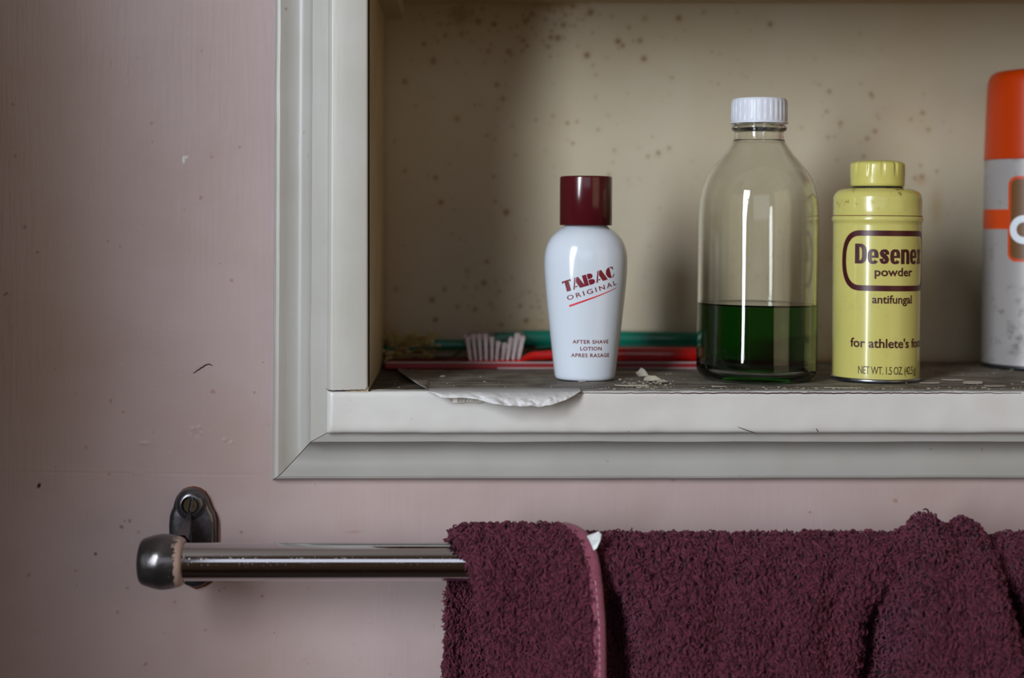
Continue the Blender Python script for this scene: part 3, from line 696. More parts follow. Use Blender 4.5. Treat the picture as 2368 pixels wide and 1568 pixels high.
# ------------------------------------------------------------------ milky after shave bottle
OBJY = 0.055; S = sc(OBJY); FLOORZ = SHELF_Z+.0009
def after_shave():
    xc = 1352.5; c = P(xc, 880, OBJY); c.z = FLOORZ; zt = lambda y: (880.5-y)*S
    t = empty('after_shave_bottle', c, 'milky white after shave bottle with oxblood cap standing left of the glass bottle', 'bottle')
    prof = [(0, 0.0004), (50, 0.0), (60, .1), (66, 2.0), (69.5, 7), (71, 16), (73.5, 38), (78, 78), (83.5, 125), (89, 175), (93.5, 222), (95.8, 258), (95.2, 286), (91, 306), (84, 322), (74, 335), (62, 345), (54, 350), (50, 354), (46, 358), (46, 372)]
    prof = [(r*S, z*S) if z > .05 else (r*S, z) for r, z in prof]; prof = prof[:2]+smooth_profile(prof[2:], 5)
    ys = .84
    link('bottle_body', revolve(prof, c, 128, ys), MAT['milk'], t, smooth=True)
    capc = Vector((c.x, c.y, c.z+355.5*S)); R = 60.3*S; H = 113*S; b = 3*S
    cp = [(0.86*R, .0004), (R-.3*b, 0), (R, .3*b), (R, H-b*1.3)]+[(R-b*1.3*(1-math.cos(math.radians(a))), H-b*1.3*(1-math.sin(math.radians(a)))) for a in (25, 50, 75, 90)]+[(R*.5, H+.0001), (0, H+.0001)]
    link('cap', revolve(cp, capc, 128, 1.0), MAT['cap_red'], t, smooth=False)
    for p in t.children[-1].data.polygons: p.use_smooth = True
    md = t.children[-1].modifiers.new('e', 'EDGE_SPLIT'); md.split_angle = math.radians(50)
    Rf = profile_fun(prof, c.z); th0 = -math.atan2(c.x, CAM_D+OBJY)
    L = {'T': [[(0, 1), (.82, 1), (.80, .76), (.72, .85), (.62, .88), (.62, 0), (.24, 0), (.24, .88), (.12, .85), (.02, .76)]],
         'A': [[(.34, 1), (.44, 1), (.12, 0), (0, 0)], [(.50, 1), (.66, 1), (1.02, 0), (.56, 0), (.36, .62)], [(.20, .16), (.42, .16), (.38, .26), (.23, .26)]],
         'B': [[(0, 1), (.34, 1), (.34, 0), (0, 0)], [(.39, 1), (.62, 1), (.76, .93), (.82, .78), (.78, .62), (.64, .54), (.39, .52)], [(.39, .47), (.66, .47), (.82, .41), (.89, .25), (.84, .09), (.68, 0), (.39, 0)]],
         'C': [[(.44, 1), (.24, .95), (.08, .78), (.0, .5), (.08, .22), (.24, .05), (.44, 0)], [(.49, 1), (.62, .97), (.70, .92), (.75, 1), (.78, .66), (.72, .66), (.64, .82), (.49, .93)], [(.49, 0), (.66, .04), (.80, .26), (.75, .30), (.62, .13), (.49, .07)]]}
    adv = {'T': .80, 'A': .96, 'B': .94, 'C': .8}; pts = []; fs = []; x = 0
    H_ = 25.5; kx = 1.13
    for ch in 'TABAC':
        for poly in L[ch]:
            b0 = len(pts); pts += [((x+px_)*H_*kx, py_*H_) for px_, py_ in poly]; fs.append(tuple(range(b0, b0+len(poly))))
        x += adv[ch]
    w_ = x*H_*kx; pts = [(a-w_/2, b_) for a, b_ in pts]
    tl = math.radians(16.8)
    zc = lambda y: c.z+(880.5-y)*S
    arc = lambda px, R_=95: math.asin(max(-.99, min(.99, (px-1354)/R_)))*R_
    link('lettering', wrap(pts, fs, c, Rf, arc(1367), zc(659.5), S, th0, ys, tilt=tl), MAT['print_red'], t, label='large tilted oxblood lettering')
    pts, fs = fit_text('ORIGINAL', 11.0, 126, .012, 1.35)
    link('lettering', wrap(pts, fs, c, Rf, arc(1374), zc(677.5), S, th0, ys, tilt=tl), MAT['print_red'], t, label='thin tilted lettering above the red line')
    n = 24; line = [(-62+124*i/n, 0) for i in range(n+1)]
    pts, fs = stroke(line, [4.6-3.4*i/n for i in range(n+1)])
    link('underline', wrap(pts, fs, c, Rf, arc(1376), zc(687.5), S, th0, ys, tilt=math.radians(20)), MAT['print_bright'], t, label='tapering bright red line')
    for s_, y, wd in [('AFTER SHAVE', 793.5, 86), ('LOTION', 809, 50), ('APRES RASAGE', 824.5, 93)]:
        pts, fs = fit_text(s_, 8.6, wd, .022, 1.12)
        link('lettering', wrap(pts, fs, c, Rf, arc(1369, 78), zc(y), S, th0, ys), MAT['print_red'], t, label='small oxblood lettering')
    tilt_thing(t, .35)
after_shave()

# ------------------------------------------------------------------ clear bottle of green liquid
def glass_bottle():
    xc = 1748.5; c = P(xc, 880, OBJY); c.z = FLOORZ
    t = empty('glass_bottle', c, 'clear glass bottle with ribbed white cap holding green liquid', 'bottle')
    out = [(0, 5), (70, 4), (96, 0.6), (108, 0), (120, 3), (130, 10), (135.5, 20), (137.6, 34), (138, 80), (138, 200), (138, 300), (137.6, 360), (136.6, 392), (134, 418), (129, 442), (120.5, 464), (108, 484), (93, 503), (78, 521), (66.5, 537), (59, 550), (56.2, 559), (55.4, 566), (55.4, 571), (61.0, 574), (63.0, 578.5), (62.2, 583), (57, 586), (54, 588), (54, 630), (50, 632)]
    inn = [(48, 630), (48, 560), (52, 548), (59, 536), (71, 518), (86, 500), (101, 481.5), (113, 461.5), (121.5, 440), (126.5, 416.5), (129, 391), (130, 360), (130.5, 300), (130.5, 200), (130.5, 80), (130, 44), (126, 30), (117, 21), (100, 16), (60, 16), (0, 18)]
    # subtle mould unevenness like pressed glass
    prof = [(r*S, z*S) for r, z in smooth_profile(out, 4)+smooth_profile(inn, 4)]
    wob = lambda a, z: 1+.0016*math.sin(3*a+z*40)+.0012*math.sin(7*a+1.3+z*25)
    gb = link('glass', revolve(prof, c, 128, 1.0, rmod=wob), MAT['glass'], t, smooth=True)
    zl = 174.5
    lp = [(0, 17.5), (60, 15.6), (100, 15.6), (117.4, 20.7), (126.4, 29.8), (130.4, 44), (130.9, 80), (130.9, 170), (130.9, zl+1.4), (128, zl), (122, zl-.6), (60, zl-.8), (0, zl-.8)]
    lp = [(r*S, z*S) for r, z in lp]
    link('liquid', revolve(lp, c, 128, 1.0, rmod=wob), MAT['liquid'], t, smooth=True, label='green liquid filling the lower third')
    # ribbed cap
    R = 64.5*S
    def rib(a, z):
        k = math.sin(a*30); return 1+0.014*(1 if k > .0 else -.3) if .0015 < z < 52*S else 1.0
    cc = Vector((c.x, c.y, c.z+590*S)); H = 57*S
    cp = [(R*.9, .0006), (R*1.015, 0), (R*1.015, 3*S), (R*.992, 4.5*S), (R*.985, 12*S), (R*.98, 30*S), (R*.975, 49*S), (R*.965, 54*S), (R*.93, H), (R*.5, H+.4*S), (0, H+.4*S)]
    o = link('cap', revolve(cp, cc, 360, 1.0, rmod=rib), MAT['cap_white'], t, smooth=True, label='ribbed white screw cap')
    o.modifiers.new('e', 'EDGE_SPLIT').split_angle = math.radians(40)
    tilt_thing(t, .7)
glass_bottle()

def heavy_word(word):
    P_ = []; F_ = []
    def poly(ps): b = len(P_); P_.extend(ps); F_.append(tuple(range(b, b+len(ps))))
    def rect(x0, y0, x1, y1): poly([(x0, y0), (x1, y0), (x1, y1), (x0, y1)])
    def band(cx_, cy_, ro, ri, a0, a1, ex=.72, n=26):
        b = len(P_)
        for (rx, ry) in (ro, ri):
            for i in range(n+1):
                a = math.radians(a0+(a1-a0)*i/n); ca, sa = math.cos(a), math.sin(a)
                P_.append((cx_+rx*math.copysign(abs(ca)**ex, ca), cy_+ry*math.copysign(abs(sa)**ex, sa)))
        for i in range(n): F_.append((b+i, b+i+1, b+n+2+i, b+n+1+i))
    x = 0
    for ch in word:
        if ch == 'D': rect(x, 0, x+11, 45); band(x+11, 22.5, (17, 22.5), (6, 15), -90, 90); w_ = 28
        elif ch == 'e': band(x+12, 16.5, (12, 16.9), (2.8, 10.6), -6, 326); rect(x+4, 13.6, x+23.8, 18.6); w_ = 24
        elif ch == 's':
            pts, fs = stroke([(17.5, 21), (17, 26), (14.5, 29), (10.5, 30), (6.5, 28.5), (5, 24.5), (7, 20.5), (11, 17.2), (14.8, 13.5), (16.8, 9), (15.4, 5), (11, 3), (6.5, 4.4), (4.8, 8), (4.5, 12)], [9, 9, 8, 6.6, 8, 10, 10.5, 10.5, 10.5, 10, 8, 6.6, 8, 9, 9])
            b = len(P_); P_.extend([(x+a, b_) for a, b_ in pts]); F_.extend([tuple(b+i for i in f) for f in fs]); w_ = 22
        elif ch == 'n': rect(x, 0, x+9.6, 33); band(x+12, 20, (12, 13.4), (2.4, 7.4), 0, 150); rect(x+14.4, 0, x+24, 20.5); w_ = 24
        elif ch == 'x': poly([(x, 33), (x+10.5, 33), (x+22.5, 0), (x+12, 0)]); poly([(x+12, 33), (x+22, 33), (x+10, 0), (x-.5, 0)]); w_ = 22
        x += w_+1.9
    return P_, F_
# ------------------------------------------------------------------ yellow powder tin
def tin():
    xc = 2024.5; c = P(xc, 880, OBJY); c.z = FLOORZ
    t = empty('powder_tin', c, 'yellow antifungal powder tin with maroon lettering right of the glass bottle', 'tin')
    k = S
    body = [(98.2, 6), (98.4, 40), (98.8, 200), (99.2, 330), (99.2, 355), (99.2, 362), (101.6, 364.5), (102.4, 369), (101.6, 374), (100.2, 376.4), (100.4, 377.6), (99.4, 379), (99.6, 410), (99.3, 418), (97, 427), (91, 434), (80, 438.4), (60, 441), (0, 441)]
    prof = [(r*k, z*k) for r, z in body]
    o = link('tin_body', revolve(prof, c, 160), MAT['can'], t, smooth=True); o.modifiers.new('e', 'EDGE_SPLIT').split_angle = math.radians(60)
    rim = [(0, 1), (94, 1), (96, 0), (99.5, .3), (100.8, 3), (100.4, 6.5), (98.6, 8.4), (96, 8.4)]
    link('base_rim', revolve([(r*k, z*k) for r, z in rim], c, 160), MAT['tin_metal'], t, smooth=True, label='bare silvery metal rim')
    link('seam', revolve([(r*k, z*k) for r, z in [(99.8, 375.6), (100.9, 376.3), (100.9, 377.4), (99.8, 378.2)]], c, 160), MAT['rustspeck'], t, smooth=True, label='dark rusty seam line')
    link('neck', revolve([(r*k, z*k) for r, z in [(58.5, 438), (58.5, 442.5), (54, 444), (54, 452)]], c, 96), MAT['tin_dark'], t, smooth=True, label='dark metal neck ring')
    def scal(a, z):
        zz = z/k; 
        if zz < 22: return 1.0
        w_ = smoothstep(33, 38, zz)*(1 - .4*smoothstep(52, 56, zz)); q = (math.cos(a*12) > .35)*1.0
        d = max(0, (math.cos(a*12+.8)-.55)/.45)
        return 1-.05*w_*d**.5
    cap = [(54, 1), (57, 0), (60, 2), (60.6, 8), (60.8, 20), (61.3, 24), (61.3, 40), (61, 50), (59.5, 54), (55, 56.5), (48, 58.5), (30, 61), (0, 62)]
    cc = Vector((c.x, c.y, c.z+444.5*k))
    link('cap', revolve([(r*k, z*k) for r, z in cap], cc, 240, rmod=scal), MAT['tin_cap'], t, smooth=True, label='domed yellow cap with grip notches')
    Rf = lambda z: 99.0*k; th0 = -math.atan2(c.x, CAM_D+OBJY)
    zc = lambda y: c.z+(880.5-y)*k
    A = 39.0
    # frame: lozenge with bulging ends
    def frame(w_, h, e, n=26):
        # straight top from -e..e, curved ends out to +-w
        pts = []
        for i in range(n+1):
            a = -math.pi/2+math.pi*i/n
            sx = abs(math.cos(a))**.86; sy = abs(math.sin(a))**.86*(1 if a > 0 else -1)
            pts.append((e+(w_-e)*sx, h*sy))
        pts += [(e-2*e*i/16, h) for i in range(1, 16)]
        for i in range(n+1):
            a = math.pi/2+math.pi*i/n
            sx = abs(math.cos(a))**.86; sy = abs(math.sin(a))**.86*(1 if math.sin(a) > 0 else -1)
            pts.append((-e-(w_-e)*sx, h*sy))
        pts += [(-e+2*e*i/16, -h) for i in range(1, 16)]
        pts.append(pts[0]); return pts
    pts, fs = stroke(frame(119, 62, 76), 12.5)
    link('logo_frame', wrap(pts, fs, c, Rf, A, zc(605.0), k, th0), MAT['print_maroon'], t, label='maroon rounded frame around the name')
    def cond(s_, h, wd, bold, y, name='lettering', mat='print_maroon', lab=None, a=A, sp=1.0):
        pts, fs = fit_text(s_, h, wd, bold, sp); o = link(name, wrap(pts, fs, c, Rf, a, zc(y), k, th0), MAT[mat], t)
        if lab: o['label'] = lab
    pts, fs = heavy_word('Desenex'); w_ = max(p[0] for p in pts); q = 178/w_; pts = [((x-w_/2)*q, y) for x, y in pts]
    link('lettering', wrap(pts, fs, c, Rf, 39.5, zc(612), k, th0), MAT['print_maroon'], t, label='large heavy maroon name')
    cond('powder', 19.5, 93, .022, 639, lab='small maroon word below the name', a=42)
    cond('antifungal', 19, 97, .018, 700.5, lab='small maroon word below the frame', a=39)
    cond("for athlete's foot", 21, 196, .018, 800.5, lab='maroon line of lettering', a=39)
    cond('NET WT. 1.5 OZ. (42.5 g)', 18.5, 146, -.004, 860.5, mat='print_thin', lab='thin brown weight line near the base', a=34, sp=.9)
    tilt_thing(t, .6)
tin()

# ------------------------------------------------------------------ spray can with orange cap (cut by the right edge)
def spray():
    Y = .13; k = sc(Y); xc = 2394.5; c = P(xc, 851, Y); c.z = FLOORZ
    t = empty('spray_can', c, 'grey gridded spray can with orange cap and brown badge at the right edge', 'spray can')
    body = [(0, 3), (108, 3), (114, 0), (118.5, 1), (120, 5), (119, 9), (119.2, 30), (119.4, 300), (119, 440), (118.5, 476), (113, 480), (0, 480)]
    o = link('can_body', revolve([(r*k, z*k) for r, z in body], c, 160), MAT['grid_can'], t, smooth=True); o.modifiers.new('e', 'EDGE_SPLIT').split_angle = math.radians(50)
    link('base_rim', revolve([(r*k, z*k) for r, z in [(108, 2), (114, -.6), (119.4, .4), (121, 4.5), (119.8, 8.6), (117, 9)]], c, 120), MAT['tin_dark'], t, smooth=True, label='dark bottom rim')
    cap = [(112, 476.5), (119.8, 476), (120.2, 478), (119.6, 500), (118.0, 560), (116.2, 620), (114.8, 650), (112.5, 664), (107, 674), (97, 680), (70, 684), (0, 687)]
    o = link('cap', revolve([(r*k, z*k) for r, z in cap], c, 160), MAT['orange'], t, smooth=True, label='tall orange cap')
    Rf = lambda z: 119.3*k; th0 = -math.atan2(c.x, CAM_D+Y); zc = lambda y: c.z+(851.5-y)*k
    def patch(x0, x1, y0, y1, rad, seg=6):
        pts = []
        for (cx_, cy_, a0) in [(x1-rad, y1-rad, 0), (x0+rad, y1-rad, 90), (x0+rad, y0+rad, 180), (x1-rad, y0+rad, 270)]:
            for i in range(seg+1):
                a = math.radians(a0+90*i/seg); pts.append((cx_+rad*math.cos(a), cy_+rad*math.sin(a)))
        return pts, [tuple(range(len(pts)))]
    pts, fs = patch(-190, 190, -22.5, 22.5, .5, 1); link('stripe', wrap(pts, fs, c, Rf, 15, zc(512.5), k, th0, eps=.00012, maxpx=6), MAT['orange_print'], t, label='orange band around the can')
    pts, fs = patch(-66, 96, -96.5, 96.5, 20); link('badge_border', wrap(pts, fs, c, Rf, 0, zc(511.5), k, th0, eps=.0002, maxpx=6), MAT['orange_print'], t, label='orange border of the badge')
    pts, fs = patch(-59.5, 89.5, -90, 90, 14); link('badge', wrap(pts, fs, c, Rf, 0, zc(511.5), k, th0, eps=.0003, maxpx=6), MAT['brown_print'], t, label='brown badge')
    ring = [(24*math.cos(2*math.pi*i/32)-29, 24.5*math.sin(2*math.pi*i/32)) for i in range(32)]; ring.append(ring[0])
    pts, fs = stroke(ring, 15.5); pts = [(x, y) for x, y in pts]
    link('lettering', wrap(pts, fs, c, Rf, 0, zc(535.5), k, th0, eps=.0004, maxpx=6), MAT['letter'], t, label='pale round letter on the badge')
    tilt_thing(t, .9)
spray()

# ------------------------------------------------------------------ toothbrushes
def sweep(name, pts, prof, mat, parent, ycomp, n=14):
    """pts: [(px,py,half height px, half depth m)] at depth ycomp"""
    V = []; Fc = []; s = sc(ycomp)
    for (x, y, hh, hd) in pts:
        c = P(x, y, ycomp)
        for i in range(n):
            a = 2*math.pi*i/n; V.append(c+Vector((0, hd*math.copysign(abs(math.cos(a))**.7, math.cos(a)), hh*s*math.copysign(abs(math.sin(a))**.7, math.sin(a)))))
    m_ = len(pts)
    for j in range(m_-1):
        for i in range(n): Fc.append((j*n+i, j*n+(i+1) % n, (j+1)*n+(i+1) % n, (j+1)*n+i))
    Fc.append(tuple(range(n))[::-1]); Fc.append(tuple((m_-1)*n+i for i in range(n)))
    bm = bmesh.new(); bvs = [bm.verts.new(v) for v in V]
    for f in Fc: bm.faces.new([bvs[i] for i in f])
    return link(name, bm_mesh(bm), mat, parent, smooth=True)
def tuft(root, tip, r0, r1, mat, parent, strands=7, seed=0):
    rr = np.random.RandomState(seed); paths = []; 
    root = np.array(root); tip = np.array(tip); ax = tip-root
    for i in range(strands):
        a = rr.uniform(0, 2*np.pi); q = np.sqrt(rr.uniform(0, 1)); off = np.array([np.cos(a), np.sin(a), 0])*q
        p = [root+ax*t+off*(r0+(r1-r0)*t**1.5) for t in (0, .35, .7, 1.0)]; p[-1] = p[-1]+rr.normal(0, .0003, 3); paths.append(p)
    pa = np.array(paths); ra = np.full(pa.shape[:2], .00022 if strands < 20 else .00034); V, Q = tube_np(pa, ra, 5)
    return link('bristle_tuft', np_mesh(V, Q), mat, parent)
YR = .130
pk = empty('toothbrush_package', P(1320, 0, .128)*1.0, 'clear plastic toothbrush package with red base lying at the back of the shelf', 'package'); pk.location.z = SHELF_Z+.0009
zf = SHELF_Z+.0009
xa, xb = P(890, 0, .115).x, P(1790, 0, .115).x
link('package_card', box_mesh(xa, xb, .1145, .160, zf, zf+.0034, .0006), MAT['red_card'], pk, label='red bottom card')
link('package_edge', box_mesh(xa+.001, xb-.001, .1140, .1152, zf+.0034, zf+.0043, .0002), MAT['silver_card'], pk, label='pale rim of the plastic tray')
link('package_edge', box_mesh(P(1150, 0, .115).x, xb-.001, .1136, .1146, zf+.0001, zf+.0009, .0002), MAT['silver_card'], pk, label='pale lower edge of the card')
# blister: low hood over handle, taller over the head
def blister():
    cols = [(905, 850, 2), (912, 826, 0), (1040, 826, 0), (1062, 815, 0), (1076, 778, 0), (1090, 768, 0), (1200, 766, 0), (1220, 776, 0), (1240, 802, 0), (1300, 799, 0), (1500, 797, 0), (1770, 797, 0), (1780, 850, 2)]
    V = []; Fc = []
    for (x, y, q) in cols:
        zt = max((CY-y)*sc(YR), zf+.0045); X = P(x, 0, YR).x
        for (yy, zz) in [(.1165, zf+.0040), (.1175, zt-.0015), (.1190, zt), (.1405, zt), (.1420, zt-.0015), (.143, zf+.0040)]: V.append((X, yy, max(zz, zf+.004)))
    m_ = 6
    for i in range(len(cols)-1):
        for j in range(m_-1): Fc.append((i*m_+j, (i+1)*m_+j, (i+1)*m_+j+1, i*m_+j+1))
    Fc.append(tuple(range(m_))); Fc.append(tuple((len(cols)-1)*m_+j for j in range(m_))[::-1])
    return mesh(V, Fc)
o = link('blister', blister(), MAT['blister'], pk, smooth=False, label='clear moulded blister over the red toothbrush'); so = o.modifiers.new('t', 'SOLIDIFY'); so.thickness = .0003
tb = empty('toothbrush', P(1320, 835, YR), 'red toothbrush with white bristles inside the clear package', 'toothbrush'); 
sweep('handle', [(1078, 838, 5, .0035), (1084, 838, 7, .0055), (1120, 838, 8, .006), (1200, 836, 8, .006), (1216, 828, 9, .004), (1235, 822, 11, .0030), (1252, 822, 10, .003), (1300, 818, 13, .0038), (1420, 819, 17, .0055), (1560, 820, 18, .0060), (1700, 820, 17, .0055), (1750, 820, 14, .005), (1766, 820, 7, .003)], None, MAT['red_plastic'], tb, YR)
tops = [(1083, 776), (1096, 772), (1110, 771), (1124, 772), (1138, 780), (1152, 790), (1166, 794), (1180, 782), (1194, 771), (1205, 778)]
for j, yy in enumerate((.1255, .130, .1345)):
    for i, (x, y) in enumerate(tops):
        r0 = P(1088+i*12.2, 832, YR); r0.y = yy; r1 = P(x+(i-4.5)*.6, y, YR); r1.y = yy+(j-1)*.0006
        tuft(r0, r1, .0009, .0015, MAT['bristle_white'], tb, 16, i*7+j)
YT = .1575
tg = empty('toothbrush', P(1300, 790, YT), 'teal toothbrush with splayed yellowed bristles behind the clear package', 'toothbrush')
sweep('handle', [(886, 806, 4, .003), (892, 806, 12, .0035), (905, 805, 13, .004), (990, 800, 13, .004), (1008, 797, 12, .0035), (1030, 797, 11.5, .0035), (1078, 797, 11.5, .0035), (1120, 796, 12, .0035), (1150, 787, 17, .004), (1170, 784, 20, .0045), (1200, 783, 20, .0045), (1400, 784, 19, .0045), (1600, 786, 18, .0045), (1720, 787, 15, .004), (1735, 787, 8, .003)], None, MAT['teal'], tg, YT)
rr = random.Random(5)
for i in range(12):
    for j in range(4):
        r0 = P(900+i*9, 792+j*9, YT); r0.y = YT-.0045
        tipx = 896+i*9.6+rr.uniform(-9, 9); tipy = 772+j*20+rr.uniform(-8, 8)
        r1 = P(tipx, tipy, YT-.012); r1.y = YT-.0115+rr.uniform(-.002, .002)
        tuft(r0, r1, .0010, .0030, MAT['bristle_beige'], tg, 22, 100+i*4+j)

# ------------------------------------------------------------------ towel rail
YR0 = -.035; SR = sc(YR0); RC = P(0, 1299, YR0); RR = 43.6*SR
def xrevolve(prof, cy, cz, n=64):
    """prof [(x,r)] about the x axis"""
    bm = bmesh.new(); rings = []
    for (x, r) in prof:
        if r < 1e-7: rings.append([bm.verts.new((x, cy, cz))])
        else: rings.append([bm.verts.new((x, cy+r*math.cos(2*math.pi*i/n), cz+r*math.sin(2*math.pi*i/n))) for i in range(n)])
    for a, b in zip(rings[:-1], rings[1:]):
        for i in range(n):
            j = (i+1) % n
            if len(a) == 1: bm.faces.new([a[0], b[i], b[j]])
            elif len(b) == 1: bm.faces.new([a[i], a[j], b[0]])
            else: bm.faces.new([a[i], a[j], b[j], b[i]])
    return bm_mesh(bm)
XBR = P(446, 0, YW).x
rail_ = empty('towel_rail', (XBR, YW, P(0, 1250, YW).z), 'chrome towel rail on cast brackets below the cabinet', 'towel rail')
XEND = .56
link('bar', xrevolve([(P(405, 0, YR0).x, 0), (P(405, 0, YR0).x, RR), (XEND, RR), (XEND, 0)], YR0, RC.z, 96), MAT['chrome'], rail_, smooth=True, label='polished chrome tube').modifiers.new('e', 'EDGE_SPLIT').split_angle = math.radians(50)
def endcap(mirror=False):
    pr = [(321, 0), (321, 22), (322.5, 36), (326, 47), (331, 52.5), (338, 55), (356, 60.5), (372, 63.6), (380, 63.8), (392, 62.5), (408, 59.5), (418, 57), (424.5, 53), (427, 48), (427, 43.8), (424, 43)]
    pts = [((P(x, 0, YR0).x), r_*SR) for x, r_ in pr]
    if mirror: x0 = pts[0][0]; pts = [(XEND-(x-x0)+.018, r_) for x, r_ in pts]
    # faceted slightly: octagon-like lower chamfers come from the cast
    me = xrevolve(pts, YR0, RC.z, 72)
    co = np.array([v.co[:] for v in me.vertices]); xx = (co[:, 0]/SR+CX)
    set_attr(me, 'paint', smoothstep(396, 424, xx) if not mirror else np.zeros(len(co))); return me
link('end_cap', endcap(), MAT['cast_paint'], rail_, smooth=True, label='bulging cast metal end cap with pink paint on its lip')
link('end_cap', endcap(True), MAT['cast_paint'], rail_, smooth=True)
def plate_pts(k=1.0, cx=448, dy=0):
    o = []
    L = [(448, 1126), (462, 1129), (474, 1137), (483, 1150), (488, 1165), (492, 1174), (498, 1184), (502.5, 1200), (503, 1230), (503, 1300), (500, 1320), (488, 1340), (472, 1351), (452, 1356), (434, 1350), (418, 1340), (404, 1322), (395, 1300), (394, 1240), (393, 1212), (395, 1190), (399, 1178), (403, 1170), (405, 1160), (411, 1145), (422, 1133), (434, 1128)]
    return [(cx+(x-448)*k, 1241+(y-1241)*k+dy) for x, y in L]
def plate(mirrorX=None):
    rings = [(1.0, .0), (1.0, .0030), (.975, .0044), (.93, .0052), (.80, .0060), (.5, .0062)]
    V = []; Fc = []; n = len(plate_pts())
    for (k, h) in rings:
        kx = k; ky = 1-(1-k)*.5
        for (x, y) in plate_pts():
            X = 448+(x-448)*kx; Yp = 1241+(y-1241)*ky; p = P(X, Yp, YW); V.append(Vector((p.x, YW-h, p.z)))
    for j in range(len(rings)-1):
        for i in range(n): Fc.append((j*n+i, (j+1)*n+i, (j+1)*n+(i+1) % n, j*n+(i+1) % n))
    Fc.append(tuple((len(rings)-1)*n+i for i in range(n)))
    bm = bmesh.new(); b = [bm.verts.new(v) for v in V]
    for f in Fc: bm.faces.new([b[i] for i in f])
    # screw boss: raised ring around the screw
    c = P(446, 1163, YW); n2 = 40; rings2 = [(36, .0056), (31, .0072), (25, .0083), (20.5, .0084), (18.4, .0074), (17.6, .0058)]
    prev = None
    for (rad, h) in rings2:
        ring = [bm.verts.new((c.x+rad*sc(YW)*math.cos(2*math.pi*i/n2), YW-h, c.z+rad*sc(YW)*math.sin(2*math.pi*i/n2))) for i in range(n2)]
        if prev:
            for i in range(n2): bm.faces.new([prev[i], prev[(i+1) % n2], ring[(i+1) % n2], ring[i]])
        prev = ring
    # web between plate and end cap
    zt0, zt1 = P(0, 1186, YW-.006).z, RC.z+.0115
    secs = [(.0160, zt0+.0015, .0010), (.010, zt0-.0022, .0026), (.0, zt0-.0070, .0048), (-.012, zt0-.0125, .0072), (-.026, zt1, .0098)]
    prev = None; mx = XBR
    for (y, zt, hw) in secs:
        zb = RC.z-.008; ring = [bm.verts.new(q) for q in [(mx-hw*1.15, y, zb), (mx-hw, y, zt-.0030), (mx-hw*.75, y, zt), (mx+hw*.45, y, zt), (mx+hw*.7, y, zt-.0030), (mx+hw*.8, y, zb)]]
        if prev:
            for i in range(6): bm.faces.new([prev[i], ring[i], ring[(i+1) % 6], prev[(i+1) % 6]])
        prev = ring
    me = bm_mesh(bm)
    if mirrorX is not None: me.transform(Matrix.Translation((mirrorX-XBR, 0, 0)))
    return me
def put_bracket(mx=None):
    b = link('bracket', plate(mx), MAT['cast'], rail_, smooth=True, label='worn grey cast bracket screwed to the wall' if mx is None else 'far bracket hidden beyond the towel')
    b.modifiers.new('e', 'EDGE_SPLIT').split_angle = math.radians(38)
    dx = 0 if mx is None else mx-XBR
    c = P(446, 1163, YW); R = 16.5*sc(YW); bm = bmesh.new(); n = 32
    # slotted screw head: two half discs with a gap
    ga = math.radians(80)
    for sgn in (1, -1):
        gap = .00070; pts = []
        for i in range(17):
            a = -math.pi/2+math.pi*i/16; x = R*math.cos(a); y = R*math.sin(a)
            if x < gap: x = gap
            pts.append((sgn*x, y))
        rot = lambda p: (p[0]*math.cos(-.18)-p[1]*math.sin(-.18), p[0]*math.sin(-.18)+p[1]*math.cos(-.18))
        fr = [bm.verts.new((c.x+dx+rot(p)[0]*.96, YW-.0076-.0005*(1-(p[0]**2+p[1]**2)/R/R), c.z+rot(p)[1]*.96)) for p in pts]
        bk = [bm.verts.new((c.x+dx+rot(p)[0], YW-.0050, c.z+rot(p)[1])) for p in pts]
        bm.faces.new(fr)
        for i in range(17): bm.faces.new([fr[i], fr[(i+1) % 17], bk[(i+1) % 17], bk[i]])
    link('screw', bm_mesh(bm), MAT['screw'], b, label='tarnished slotted screw')
put_bracket(); put_bracket(XEND-.0)
# rust edge peeping out behind the plate
V = []; n = len(plate_pts())
for (k, h) in [(1.025, 0.0), (1.02, .0009), (.9, .001)]:
    for i, (x, y) in enumerate(plate_pts(k, 449, 1)): p = P(x+random.uniform(-.6, .6), y+(random.uniform(0, 5) if y > 1330 and x > 445 else 0), YW); V.append((p.x, YW-h, p.z))
Fc = [(j*n+i, (j+1)*n+i, (j+1)*n+(i+1) % n, j*n+(i+1) % n) for j in range(2) for i in range(n)]
link('rust_edge', mesh(V, Fc), MAT['rust'], rail_, label='rust showing around the bracket')

